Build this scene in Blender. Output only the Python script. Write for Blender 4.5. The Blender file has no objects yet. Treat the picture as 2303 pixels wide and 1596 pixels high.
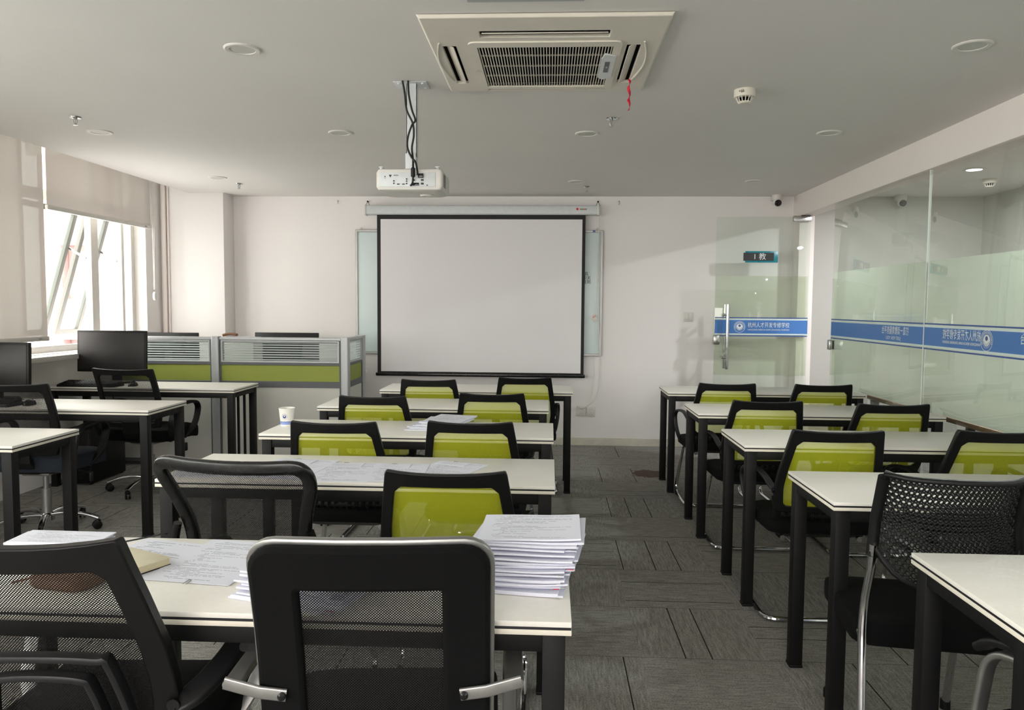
import bpy, bmesh, math, random
from mathutils import Vector, Matrix
random.seed(7)
S = bpy.context.scene
COL = S.collection
PI = math.pi

# ---------------------------------------------------------------- camera, world, exposure
F_PX, YAW, PITCH, ROLL = 1707.0, 0.0490756, 0.0643288, 0.0074633
fw = Vector((-math.sin(YAW)*math.cos(PITCH), math.cos(YAW)*math.cos(PITCH), -math.sin(PITCH)))
rt = Vector((math.cos(YAW), math.sin(YAW), 0))
up = rt.cross(fw)
r2 = math.cos(ROLL)*rt + math.sin(ROLL)*up
u2 = -math.sin(ROLL)*rt + math.cos(ROLL)*up
cam = bpy.data.objects.new('camera', bpy.data.cameras.new('camera')); COL.objects.link(cam)
cam.matrix_world = Matrix(((r2.x, u2.x, -fw.x, 0), (r2.y, u2.y, -fw.y, 0), (r2.z, u2.z, -fw.z, 1.372), (0, 0, 0, 1)))
cam.data.sensor_width = 36; cam.data.lens = F_PX/2303*36; cam.data.clip_start = 0.02
S.camera = cam

WORLD_STRENGTH = 5.2
w = bpy.data.worlds.new('overcast_sky'); S.world = w; w.use_nodes = True
w.node_tree.nodes['Background'].inputs[0].default_value = (1.0, 0.945, 0.905, 1)
w.node_tree.nodes['Background'].inputs[1].default_value = WORLD_STRENGTH

sun = bpy.data.objects.new('sun', bpy.data.lights.new('sun', 'SUN')); COL.objects.link(sun)
sun.data.energy = 0.35; sun.data.angle = math.radians(24); sun.data.color = (1, .95, .88)
sun.rotation_euler = Vector((.16, .96, -.16)).to_track_quat('-Z', 'Y').to_euler()

def portal(x, y, z, sy, sz):
    l = bpy.data.lights.new('window_portal', 'AREA'); l.shape = 'RECTANGLE'; l.size = sz; l.size_y = sy
    l.cycles.is_portal = True
    o = bpy.data.objects.new('window_portal', l); COL.objects.link(o)
    o.location = (x, y, z); o.rotation_euler = (0, -PI/2, 0)
portal(-4.35, 6.15, 1.8, 1.8, 1.75)
portal(-4.35, 2.35, 1.8, 5.8, 1.75)
portal(-4.35, -1.5, 1.8, 1.9, 1.75)

l = bpy.data.lights.new('window_portal', 'AREA'); l.shape = 'RECTANGLE'; l.size = 4.1; l.size_y = 1.4; l.cycles.is_portal = True
o = bpy.data.objects.new('window_portal', l); COL.objects.link(o); o.location = (-1.2, -3.3, 1.62); o.rotation_euler = (PI/2, 0, 0)
S.view_settings.view_transform = 'Standard'; S.view_settings.look = 'None'
S.view_settings.gamma = 1; S.view_settings.exposure = 0.95; S.view_settings.use_curve_mapping = False
cy = S.cycles
cy.max_bounces = 8; cy.diffuse_bounces = 5; cy.glossy_bounces = 3; cy.transmission_bounces = 5
cy.transparent_max_bounces = 14; cy.sample_clamp_indirect = 6; cy.use_denoising = True
cy.caustics_reflective = False; cy.caustics_refractive = False

# ---------------------------------------------------------------- node helpers and materials
def lin(c):
    return tuple(((v/255)/12.92 if v <= 10 else (((v/255)+.055)/1.055)**2.4) for v in c)

class NT:
    def __init__(s, name):
        s.m = bpy.data.materials.new(name); s.m.use_nodes = True
        s.t = s.m.node_tree; s.n = s.t.nodes
        s.p = s.n['Principled BSDF']; s.out = s.n['Material Output']
    def new(s, typ, **kw):
        n = s.n.new(typ)
        for k, v in kw.items(): setattr(n, k, v)
        return n
    def put(s, sock, v):
        if isinstance(v, bpy.types.NodeSocket): s.t.links.new(v, sock)
        elif isinstance(v, (tuple, list)):
            v = tuple(v)
            if len(sock.default_value) == 4 and len(v) == 3: v = v + (1,)
            sock.default_value = v
        else: sock.default_value = v
    def math(s, op, a, b=0.0, c=0.0, clamp=False):
        n = s.new('ShaderNodeMath', operation=op, use_clamp=clamp)
        s.put(n.inputs[0], a); s.put(n.inputs[1], b); s.put(n.inputs[2], c)
        return n.outputs[0]
    def mix(s, f, a, b):
        n = s.new('ShaderNodeMix', data_type='RGBA')
        s.put(n.inputs[0], f); s.put(n.inputs[6], a); s.put(n.inputs[7], b)
        return n.outputs[2]
    def fmix(s, f, a, b):
        n = s.new('ShaderNodeMix', data_type='FLOAT')
        s.put(n.inputs[0], f); s.put(n.inputs[2], a); s.put(n.inputs[3], b)
        return n.outputs[0]
    def noise(s, vec, scale, detail=3, rough=.5, out=0):
        n = s.new('ShaderNodeTexNoise'); s.put(n.inputs['Vector'], vec)
        n.inputs['Scale'].default_value = scale; n.inputs['Detail'].default_value = detail; n.inputs['Roughness'].default_value = rough
        return n.outputs[out]
    def pos(s): return s.new('ShaderNodeNewGeometry').outputs['Position']
    def co(s, o='Object'): return s.new('ShaderNodeTexCoord').outputs[o]
    def sep(s, v):
        n = s.new('ShaderNodeSeparateXYZ'); s.put(n.inputs[0], v); return n.outputs
    def comb(s, x, y, z=0.0):
        n = s.new('ShaderNodeCombineXYZ'); s.put(n.inputs[0], x); s.put(n.inputs[1], y); s.put(n.inputs[2], z); return n.outputs[0]
    def ramp(s, f, lo, hi):
        n = s.new('ShaderNodeMapRange'); s.put(n.inputs[0], f); n.inputs[1].default_value = lo; n.inputs[2].default_value = hi
        return n.outputs[0]
    def bump(s, h, strength=.2, dist=.002):
        n = s.new('ShaderNodeBump'); s.put(n.inputs['Height'], h); n.inputs['Strength'].default_value = strength; n.inputs['Distance'].default_value = dist
        s.put(s.p.inputs['Normal'], n.outputs[0])
    def shader(s, typ, **kw):
        n = s.new(typ)
        for k, v in kw.items(): s.put(n.inputs[k], v)
        return n.outputs[0]
    def mixs(s, f, a, b):
        n = s.new('ShaderNodeMixShader'); s.put(n.inputs[0], f); s.put(n.inputs[1], a); s.put(n.inputs[2], b); return n.outputs[0]
    def surface(s, sh): s.t.links.new(sh, s.out.inputs[0])

def plain(name, rgb, rough=.5, metal=0.0, var=.06, scale=30, bump=0.0, spec=.5, coat=0.0):
    """painted / moulded surface with faint unevenness"""
    k = NT(name); c = lin(rgb); v = k.noise(k.co(), scale, 3)
    f = k.ramp(v, .3, .7)
    k.put(k.p.inputs['Base Color'], k.mix(f, tuple(x*(1-var) for x in c), tuple(min(1, x*(1+var)) for x in c)))
    k.put(k.p.inputs['Roughness'], k.fmix(f, max(0.02, rough-.04), min(1, rough+.04)))
    k.p.inputs['Metallic'].default_value = metal; k.p.inputs['Specular IOR Level'].default_value = spec
    k.p.inputs['Coat Weight'].default_value = coat
    if bump: k.bump(k.noise(k.co(), scale*8, 2), bump, .001)
    return k.m

def mesh_fabric(name, rgb, pitch, thr, trans=.5):
    """woven net with real see-through holes laid out in the fabric's own UV (metres)"""
    k = NT(name); u = k.sep(k.co('UV')); K = 2*PI/pitch
    a = k.math('SINE', k.math('MULTIPLY', u[0], K)); b = k.math('SINE', k.math('MULTIPLY', u[1], K))
    h = k.math('GREATER_THAN', k.math('MULTIPLY', a, b), thr)
    c = lin(rgb)
    d = k.shader('ShaderNodeBsdfDiffuse', Color=c); t = k.shader('ShaderNodeBsdfTranslucent', Color=c)
    g = k.shader('ShaderNodeBsdfGlossy', Color=(1, 1, 1), Roughness=.5)
    body = k.mixs(.03, k.mixs(trans, d, t), g)
    k.surface(k.mixs(h, body, k.shader('ShaderNodeBsdfTransparent')))
    return k.m

def glass(name, tint, refl=1.0):
    k = NT(name)
    g = k.new('ShaderNodeNewGeometry'); dt = k.new('ShaderNodeVectorMath', operation='DOT_PRODUCT')
    k.put(dt.inputs[0], g.outputs['Incoming']); k.put(dt.inputs[1], g.outputs['Normal'])
    sch = k.math('POWER', k.math('SUBTRACT', 1.0, k.math('ABSOLUTE', dt.outputs['Value']), clamp=True), 5.0)
    f = k.math('MULTIPLY', k.math('MULTIPLY_ADD', sch, .96, .04), refl, clamp=True)
    k.surface(k.mixs(f, k.shader('ShaderNodeBsdfTransparent', Color=tint), k.shader('ShaderNodeBsdfGlossy', Color=(1, 1, 1), Roughness=.01)))
    return k.m

def frosted(name, rgb, clear=.25):
    k = NT(name); c = lin(rgb)
    v = k.ramp(k.noise(k.co(), 1.3, 2), .35, .65)
    t = k.shader('ShaderNodeBsdfTranslucent', Color=k.mix(v, tuple(x*.96 for x in c), c)); d = k.shader('ShaderNodeBsdfDiffuse', Color=c)
    b = k.mixs(.30, t, d)
    k.surface(k.mixs(clear, b, k.shader('ShaderNodeBsdfTransparent', Color=c)))
    return k.m

def emissive(name, rgb, s):
    k = NT(name); k.p.inputs['Emission Color'].default_value = lin(rgb)+(1,); k.p.inputs['Emission Strength'].default_value = s
    return k.m

def paper_mat(name, rows, seed, margin=.08, dens=.5, rgb=(226, 228, 240)):
    """white sheet printed with broken rows of small type, laid out in the sheet's UV (0..1)"""
    k = NT(name); u = k.sep(k.co('UV'))
    row = k.math('MULTIPLY', u[1], rows); ri = k.math('FLOOR', row); rf = k.math('FRACT', row)
    line = k.math('MULTIPLY', k.math('GREATER_THAN', rf, .34), k.math('LESS_THAN', rf, .72))
    wn = k.new('ShaderNodeTexWhiteNoise', noise_dimensions='1D'); k.put(wn.inputs['W'], k.math('ADD', ri, seed))
    start = k.math('MULTIPLY', wn.outputs[0], .22); 
    wn2 = k.new('ShaderNodeTexWhiteNoise', noise_dimensions='1D'); k.put(wn2.inputs['W'], k.math('ADD', ri, seed+77.3))
    end = k.math('ADD', k.math('MULTIPLY', wn2.outputs[0], .95), .12)
    inside = k.math('MULTIPLY', k.math('GREATER_THAN', u[0], k.math('ADD', start, margin)), k.math('LESS_THAN', u[0], k.math('MINIMUM', end, 1-margin)))
    tb = k.math('MULTIPLY', k.math('GREATER_THAN', u[1], .05), k.math('LESS_THAN', u[1], .95))
    ch = k.new('ShaderNodeTexWhiteNoise', noise_dimensions='2D'); k.put(ch.inputs['Vector'], k.comb(k.math('FLOOR', k.math('MULTIPLY', u[0], rows*2.2)), ri))
    ink = k.math('MULTIPLY', k.math('MULTIPLY', line, inside), k.math('MULTIPLY', tb, k.math('LESS_THAN', ch.outputs[0], .82)))
    c = lin(rgb)
    k.put(k.p.inputs['Base Color'], k.mix(k.math('MULTIPLY', ink, dens), c, lin((60, 60, 70))))
    k.p.inputs['Roughness'].default_value = .7; k.p.inputs['Specular IOR Level'].default_value = .25
    return k.m

M = {}
M['ceiling'] = plain('ceiling_paint', (221, 218, 215), .8, var=.015, scale=2, bump=.06, spec=.2)
M['wall'] = plain('wall_paint', (234, 230, 229), .55, var=.012, scale=2, bump=.08, spec=.35)
M['beam'] = plain('beam_paint', (238, 230, 226), .6, var=.01, scale=2, bump=.06, spec=.3)
M['skirt'] = plain('baseboard_wood', (206, 202, 188), .45, var=.06, scale=14)
M['black_plastic'] = plain('black_plastic', (16, 16, 17), .45, var=.1, scale=60, bump=.05, spec=.3)
M['gloss_plastic'] = plain('glossy_black_plastic', (15, 15, 16), .25, var=.08, scale=40)
M['dark_plastic'] = plain('charcoal_plastic', (28, 28, 30), .45, var=.08, scale=50, spec=.35)
M['black_metal'] = plain('black_powder_coat', (13, 13, 14), .55, var=.1, scale=80, bump=.05, spec=.25)
M['chrome'] = plain('chrome', (205, 205, 208), .12, metal=1, var=.03)
M['steel'] = plain('brushed_steel', (178, 178, 176), .3, metal=1, var=.05, scale=80)
M['satin'] = plain('satin_grey_metal', (160, 160, 158), .38, metal=.85, var=.04)
M['alu'] = plain('aluminium_trim', (176, 178, 180), .4, metal=.35, var=.03)
M['alu_dark'] = plain('dark_grey_trim', (92, 94, 98), .5, var=.04)
M['white_plastic'] = plain('white_plastic', (212, 209, 204), .4, var=.02)
M['cream_plastic'] = plain('cream_plastic', (214, 208, 196), .45, var=.04, scale=6)
M['galv'] = plain('white_bracket_metal', (206, 210, 212), .35, var=.04)
M['whitetop'] = plain('white_laminate', (236, 233, 226), .42, var=.02, scale=90, bump=.03, spec=.5)
M['topedge'] = plain('cream_edge_band', (226, 220, 206), .5, var=.03)
M['black_core'] = plain('black_core_stripe', (20, 19, 26), .5)
M['screen_black'] = plain('black_screen_border', (24, 23, 26), .7, var=.05)
M['screen_white'] = plain('matte_white_screen', (232, 229, 232), .85, var=.012, scale=1.2, spec=.15)
M['board'] = plain('whiteboard_enamel', (205, 219, 220), .22, var=.01)
M['monitor'] = plain('dark_display', (22, 19, 19), .45, var=.08, scale=2)
M['green_panel'] = plain('green_board', (146, 156, 64), .6, var=.04, scale=5)
M['grey_panel'] = plain('pale_grey_board', (204, 203, 196), .6, var=.02, scale=4)
M['fabric'] = plain('black_seat_fabric', (13, 13, 14), .9, var=.18, scale=260, bump=.35, spec=.15)
M['fabric_blue'] = plain('worn_blue_grey_seat_fabric', (38, 43, 51), .85, var=.15, scale=200, bump=.3, spec=.2)
M['leather'] = plain('black_leather', (28, 28, 30), .38, var=.1, scale=30, bump=.2)
M['black_rubber'] = plain('black_cable', (17, 16, 17), .55)
M['white_cable'] = plain('white_cable', (225, 222, 218), .5)
M['sash_alu'] = plain('grey_sash_metal', (92, 94, 88), .5, var=.04)
M['teal'] = plain('teal_acrylic', (8, 128, 142), .3)
M['signblack'] = plain('black_sign_film', (34, 36, 38), .4)
M['letter'] = plain('white_lettering', (226, 232, 228), .6, var=.02)
M['blue'] = plain('blue_film', (66, 118, 186), .35, var=.03, scale=3)
M['navy'] = plain('dark_blue_film', (58, 84, 150), .4, var=.03)
M['pale'] = plain('pale_film_line', (206, 222, 220), .5, var=.02)
M['ink'] = plain('black_ink', (38, 38, 42), .6)
M['red'] = plain('red_ribbon', (214, 26, 58), .6, var=.1)
M['darkhole'] = plain('dark_cavity', (9, 8, 8), .95, spec=.05)
M['diffuser'] = plain('lamp_diffuser', (196, 196, 190), .5, var=.02)
M['paperedge'] = plain('paper_edges', (222, 223, 236), .8, var=.05, scale=300)
M['yellowed'] = plain('cream_page_block', (214, 202, 166), .7, var=.05, scale=90)
M['cream_cover'] = plain('cream_cover', (218, 210, 184), .6, var=.04)
M['brown'] = plain('brown_leather', (122, 84, 58), .55, var=.16, scale=24, bump=.2)
M['wood'] = plain('warm_wood', (150, 118, 92), .5, var=.12, scale=9)
M['cup'] = plain('white_card_cup', (234, 232, 226), .55, var=.01)
M['cupblue'] = plain('pale_blue_print', (140, 158, 214), .6, var=.05)
M['lamp_on'] = emissive('lit_lamp', (238, 236, 255), 14)
M['green_mesh'] = mesh_fabric('lime_green_mesh', (216, 222, 50), .0042, .13, .45)
M['black_mesh'] = mesh_fabric('black_mesh', (15, 15, 16), .0056, .30, .2)
M['glass'] = glass('window_glass', (.93, .97, .95))
M['glass_green'] = glass('greenish_partition_glass', (.85, .875, .845), 1.0)
M['glass_door'] = glass('door_glass', (.95, .97, .955), .8)
M['frost_door'] = frosted('light_frosted_film', (246, 248, 242), .9)
M['corridor'] = plain('corridor_paint', (186, 184, 178), .6, var=.02, scale=2)
M['frost'] = frosted('frosted_film', (224, 228, 220), .20)
M['stripe_frost'] = frosted('frosted_stripe', (238, 242, 244), .12)
M['pink'] = plain('pink_render', (142, 116, 112), .9, var=.2, scale=2)
M['pave'] = plain('pale_paving', (196, 192, 184), .9, var=.08, scale=1)

def blind_mat():
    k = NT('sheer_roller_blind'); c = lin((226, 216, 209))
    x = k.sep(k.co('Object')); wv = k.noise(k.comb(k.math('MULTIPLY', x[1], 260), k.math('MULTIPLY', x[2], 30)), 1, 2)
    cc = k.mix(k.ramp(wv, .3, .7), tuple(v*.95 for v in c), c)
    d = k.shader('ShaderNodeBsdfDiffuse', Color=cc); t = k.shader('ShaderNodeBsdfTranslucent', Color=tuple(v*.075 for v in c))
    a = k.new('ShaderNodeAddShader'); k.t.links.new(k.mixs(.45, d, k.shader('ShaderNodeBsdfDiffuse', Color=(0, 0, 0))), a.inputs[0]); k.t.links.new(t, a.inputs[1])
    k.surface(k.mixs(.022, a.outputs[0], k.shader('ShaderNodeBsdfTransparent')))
    return k.m
M['blind'] = blind_mat()

def carpet_mat():
    k = NT('grey_striated_carpet_tiles'); P = k.pos(); s = k.sep(P); T = .5
    x = k.math('ADD', s[0], .13); y = k.math('ADD', s[1], .08)
    ix = k.math('FLOOR', k.math('DIVIDE', x, T)); iy = k.math('FLOOR', k.math('DIVIDE', y, T))
    par = k.math('GREATER_THAN', k.math('MODULO', k.math('ABSOLUTE', k.math('ADD', ix, iy)), 2.0), .5)
    along = k.fmix(par, x, y); across = k.fmix(par, y, x)
    idn = k.math('ADD', k.math('MULTIPLY', ix, 7.13), k.math('MULTIPLY', iy, 3.77))
    v = k.comb(k.math('MULTIPLY', along, 14), k.math('MULTIPLY', across, 120), idn)
    streak = k.noise(v, 1, 4, .65)
    fine = k.noise(P, 420, 2, .6); spk = k.noise(P, 150, 2, .7)
    big = k.noise(k.comb(ix, iy, .5), 1.7, 1)
    base = k.mix(k.ramp(streak, .32, .70), lin((100, 99, 97)), lin((168, 166, 161)))
    base = k.mix(k.math('MULTIPLY', k.ramp(fine, .45, .70), .6), base, lin((206, 203, 196)))
    base = k.mix(k.math('MULTIPLY', k.ramp(spk, .50, .68), .7), base, lin((74, 73, 72)))
    base = k.mix(k.math('MULTIPLY', k.ramp(big, .35, .65), .16), base, lin((140, 134, 128)))
    cell = k.math('DIVIDE', across, .125); ci = k.math('FLOOR', cell); cf = k.math('FRACT', cell)
    wn = k.new('ShaderNodeTexWhiteNoise', noise_dimensions='2D'); k.put(wn.inputs['Vector'], k.comb(ci, k.math('ADD', idn, .31)))
    off = k.math('ADD', k.math('MULTIPLY', wn.outputs[0], .5), .2)
    near = k.math('LESS_THAN', k.math('ABSOLUTE', k.math('SUBTRACT', cf, off)), .02)
    sel = k.math('GREATER_THAN', k.math('FRACT', k.math('MULTIPLY', wn.outputs[0], 17.0)), .55)
    base = k.mix(k.math('MULTIPLY', k.math('MULTIPLY', near, sel), .95), base, lin((26, 25, 25)))
    sel2 = k.math('LESS_THAN', k.math('FRACT', k.math('MULTIPLY', wn.outputs[0], 17.0)), .40)
    base = k.mix(k.math('MULTIPLY', k.math('MULTIPLY', near, sel2), .55), base, lin((150, 147, 136)))
    ex = k.math('LESS_THAN', k.math('FRACT', k.math('DIVIDE', y, T)), .007)
    base = k.mix(k.math('MULTIPLY', ex, .6), base, lin((34, 33, 33)))
    # spilled stain with a ragged outline near the front row of the right block
    dx = k.math('DIVIDE', k.math('SUBTRACT', s[0], .82), .155); dy = k.math('DIVIDE', k.math('SUBTRACT', s[1], 6.24), .17)
    dd = k.math('ADD', k.math('SQRT', k.math('ADD', k.math('MULTIPLY', dx, dx), k.math('MULTIPLY', dy, dy))), k.math('MULTIPLY', k.math('SUBTRACT', k.noise(P, 11, 4, .7), .5), 1.5))
    base = k.mix(k.math('MULTIPLY', k.math('LESS_THAN', dd, .85), .85), base, lin((88, 66, 62)))
    k.put(k.p.inputs['Base Color'], base); k.p.inputs['Roughness'].default_value = .95; k.p.inputs['Specular IOR Level'].default_value = .1
    k.bump(k.math('ADD', streak, k.math('MULTIPLY', fine, .7)), .5, .004)
    return k.m
M['carpet'] = carpet_mat()

# ---------------------------------------------------------------- geometry helpers
def box(bm, cx, cy, cz, sx, sy, sz, bev=0.0, mat=0, rot=None, seg=2):
    mt = Matrix.Translation((cx, cy, cz))
    if rot is not None: mt = mt @ rot
    r = bmesh.ops.create_cube(bm, size=1, matrix=mt @ Matrix.Diagonal((sx, sy, sz, 1)))
    vs = r['verts']; fs = set(f for v in vs for f in v.link_faces)
    for f in fs: f.material_index = mat
    if bev > 0:
        es = list(set(e for v in vs for e in v.link_edges))
        q = bmesh.ops.bevel(bm, geom=es, offset=min(bev, .45*min(sx, sy, sz)), segments=seg, affect='EDGES', profile=.5)
        for f in q['faces']: f.material_index = mat

def rng(bm, x0, x1, y0, y1, z0, z1, bev=0.0, mat=0):
    box(bm, (x0+x1)/2, (y0+y1)/2, (z0+z1)/2, abs(x1-x0), abs(y1-y0), abs(z1-z0), bev, mat)

def catmull(pts, n=6, closed=False):
    P = [Vector(p) for p in pts]; out = []; N = len(P)
    for i in range(N if closed else N-1):
        if closed: a, b, c, d = P[i-1], P[i], P[(i+1) % N], P[(i+2) % N]
        else: a, b, c, d = P[max(i-1, 0)], P[i], P[i+1], P[min(i+2, N-1)]
        for j in range(n):
            t = j/n
            out.append(.5*((2*b)+(c-a)*t+(2*a-5*b+4*c-d)*t*t+(3*b-a-3*c+d)*t**3))
    if not closed: out.append(P[-1])
    return out

def fillet(pts, r, n=5):
    P = [Vector(p) for p in pts]; out = [P[0]]
    for i in range(1, len(P)-1):
        a, b, c = P[i-1], P[i], P[i+1]
        d1 = (a-b); d2 = (c-b); k = min(r, d1.length*.48, d2.length*.48)
        p1 = b+d1.normalized()*k; p2 = b+d2.normalized()*k
        for j in range(n+1):
            t = j/n; out.append(p1*(1-t)**2+b*2*t*(1-t)+p2*t*t)
    out.append(P[-1]); return out

def sweep(bm, pts, prof, closed=False, side=None, mat=0, cap=True):
    """prof: list of (a,b) along (side, normal); side=None uses parallel transport"""
    P = [Vector(p) for p in pts]; N = len(P); rings = []; nrm = None
    for i in range(N):
        t = (P[(i+1) % N]-P[i-1]) if closed else (P[min(i+1, N-1)]-P[max(i-1, 0)])
        t = t.normalized()
        if side is not None:
            s = Vector(side); s = (s-t*s.dot(t)).normalized()
        else:
            if nrm is None:
                nrm = Vector((0, 0, 1)) if abs(t.z) < .9 else Vector((1, 0, 0))
            nrm = (nrm-t*nrm.dot(t)).normalized(); s = nrm
        b = t.cross(s)
        rings.append([bm.verts.new(P[i]+s*q[0]+b*q[1]) for q in prof])
    K = len(prof)
    for i in range(N if closed else N-1):
        A, B = rings[i], rings[(i+1) % N]
        for j in range(K):
            f = bm.faces.new((A[j], A[(j+1) % K], B[(j+1) % K], B[j])); f.material_index = mat
    if cap and not closed:
        f = bm.faces.new(rings[0][::-1]); f.material_index = mat
        f = bm.faces.new(rings[-1]); f.material_index = mat

def circ(r, n=10, ry=None):
    ry = r if ry is None else ry
    return [(r*math.cos(2*PI*i/n), ry*math.sin(2*PI*i/n)) for i in range(n)]

def rrect(a, b, r, n=3):
    out = []
    for sx, sy, a0 in ((1, 1, 0), (-1, 1, PI/2), (-1, -1, PI), (1, -1, 1.5*PI)):
        for i in range(n+1):
            t = a0+PI/2*i/n; out.append((sx*(a-r)+r*math.cos(t), sy*(b-r)+r*math.sin(t)))
    return out

def tube(bm, pts, r, n=10, closed=False, mat=0): sweep(bm, pts, circ(r, n), closed, None, mat)

def lathe(bm, prof, seg=24, c=(0, 0, 0), mat=0, axis=None, capends=True):
    rings = []; R = axis if axis is not None else Matrix.Identity(3)
    for r, z in prof:
        rings.append([bm.verts.new(Vector(c)+R @ Vector((r*math.cos(2*PI*i/seg), r*math.sin(2*PI*i/seg), z))) for i in range(seg)])
    for a, b in zip(rings, rings[1:]):
        for i in range(seg):
            f = bm.faces.new((a[i], a[(i+1) % seg], b[(i+1) % seg], b[i])); f.material_index = mat
    if capends:
        f = bm.faces.new(rings[0][::-1]); f.material_index = mat
        f = bm.faces.new(rings[-1]); f.material_index = mat

def ringplate(bm, outer, inner, fn, th, mat=0):
    """closed band between two outlines of equal length (x,z), bent through fn(x,z)->(x,y,z), thickness th towards -y"""
    n = len(outer); L = []
    for o in (outer, inner):
        a = [Vector(fn(*p)) for p in o]
        L.append([bm.verts.new(v) for v in a]); L.append([bm.verts.new(v+Vector((0, -th, 0))) for v in a])
    of, ob, nf, nb = L
    for i in range(n):
        j = (i+1) % n
        for q in ((of[i], of[j], nf[j], nf[i]), (ob[j], ob[i], nb[i], nb[j]), (of[j], of[i], ob[i], ob[j]), (nf[i], nf[j], nb[j], nb[i])):
            f = bm.faces.new(q); f.material_index = mat

def surf(bm, fn, nu, nv, th=0.0, mat=0, uvfn=None, thdir=(0, -1, 0)):
    """grid surface fn(u,v); with th it becomes a closed slab"""
    uv = bm.loops.layers.uv.verify()
    V = [[bm.verts.new(fn(i/nu, j/nv)) for j in range(nv+1)] for i in range(nu+1)]
    U = [[(uvfn(i/nu, j/nv) if uvfn else (i/nu, j/nv)) for j in range(nv+1)] for i in range(nu+1)]
    def q(A, ids, m=mat):
        f = bm.faces.new([A[i][j] for i, j in ids]); f.material_index = m
        for l, (i, j) in zip(f.loops, ids): l[uv].uv = U[i][j]
    for i in range(nu):
        for j in range(nv): q(V, ((i, j), (i+1, j), (i+1, j+1), (i, j+1)))
    if th:
        W = [[bm.verts.new(V[i][j].co+Vector(thdir)*th) for j in range(nv+1)] for i in range(nu+1)]
        for i in range(nu):
            for j in range(nv): q(W, ((i, j+1), (i+1, j+1), (i+1, j), (i, j)))
        edge = [(i, 0) for i in range(nu)]+[(nu, j) for j in range(nv)]+[(i, nv) for i in range(nu, 0, -1)]+[(0, j) for j in range(nv, 0, -1)]
        for a, b in zip(edge, edge[1:]+edge[:1]):
            f = bm.faces.new((V[a[0]][a[1]], W[a[0]][a[1]], W[b[0]][b[1]], V[b[0]][b[1]])); f.material_index = mat

def holed(bm, us, vs, holes, w0, w1, put, mat=0):
    """slab over (u,v) with rectangular holes [(u0,u1,v0,v1)]; put(u,v,w)->xyz"""
    us = sorted(set(us+[h[0] for h in holes]+[h[1] for h in holes])); vs = sorted(set(vs+[h[2] for h in holes]+[h[3] for h in holes]))
    solid = lambda i, j: 0 <= i < len(us)-1 and 0 <= j < len(vs)-1 and not any(h[0] <= (us[i]+us[i+1])/2 <= h[1] and h[2] <= (vs[j]+vs[j+1])/2 <= h[3] for h in holes)
    cache = {}
    def V(i, j, k):
        if (i, j, k) not in cache: cache[(i, j, k)] = bm.verts.new(put(us[i], vs[j], (w0, w1)[k]))
        return cache[(i, j, k)]
    for i in range(len(us)-1):
        for j in range(len(vs)-1):
            if not solid(i, j): continue
            F = [[V(i, j, 0), V(i, j+1, 0), V(i+1, j+1, 0), V(i+1, j, 0)], [V(i, j, 1), V(i+1, j, 1), V(i+1, j+1, 1), V(i, j+1, 1)]]
            if not solid(i-1, j): F.append([V(i, j, 0), V(i, j, 1), V(i, j+1, 1), V(i, j+1, 0)])
            if not solid(i+1, j): F.append([V(i+1, j, 0), V(i+1, j+1, 0), V(i+1, j+1, 1), V(i+1, j, 1)])
            if not solid(i, j-1): F.append([V(i, j, 0), V(i+1, j, 0), V(i+1, j, 1), V(i, j, 1)])
            if not solid(i, j+1): F.append([V(i, j+1, 0), V(i, j+1, 1), V(i+1, j+1, 1), V(i+1, j+1, 0)])
            for f in F: bm.faces.new(f).material_index = mat

def B(): return bmesh.new()

def obj(name, bm, mats, parent=None, sharp=35, bevel=0.0, loc=None, recalc=True):
    if recalc: bmesh.ops.recalc_face_normals(bm, faces=bm.faces[:])
    me = bpy.data.meshes.new(name); bm.to_mesh(me); bm.free()
    for m in (mats if isinstance(mats, (list, tuple)) else [mats]): me.materials.append(M[m] if isinstance(m, str) else m)
    me.shade_smooth(); me.set_sharp_from_angle(angle=math.radians(sharp))
    o = bpy.data.objects.new(name, me); COL.objects.link(o)
    if parent is not None: o.parent = parent
    if loc is not None: o.location = loc
    if bevel:
        b = o.modifiers.new('soft_edges', 'BEVEL'); b.width = bevel; b.segments = 2; b.limit_method = 'ANGLE'; b.angle_limit = math.radians(40)
    return o

def tag(o, label=None, cat=None, group=None, kind=None):
    if label: o['label'] = label
    if cat: o['category'] = cat
    if group: o['group'] = group
    if kind: o['kind'] = kind
    return o

def thing(name, label, cat, loc=(0, 0, 0), rz=0.0, group=None):
    o = bpy.data.objects.new(name, None); COL.objects.link(o); o.empty_display_size = .1
    o.location = loc; o.rotation_euler = (0, 0, rz)
    return tag(o, label, cat, group)

def dup(root, label, loc, rz=0.0, group=None):
    r = root.copy(); COL.objects.link(r); r.location = loc; r.rotation_euler = (0, 0, rz)
    r['label'] = label
    if group: r['group'] = group
    for ch in list(root.children):
        c = ch.copy(); COL.objects.link(c); c.parent = r
        for g in list(ch.children):
            d = g.copy(); COL.objects.link(d); d.parent = c
    return r

def struct(name, bm, mats, parent=None, **kw):
    o = obj(name, bm, mats, parent, **kw)
    if parent is None: o['kind'] = 'structure'
    return o

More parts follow.
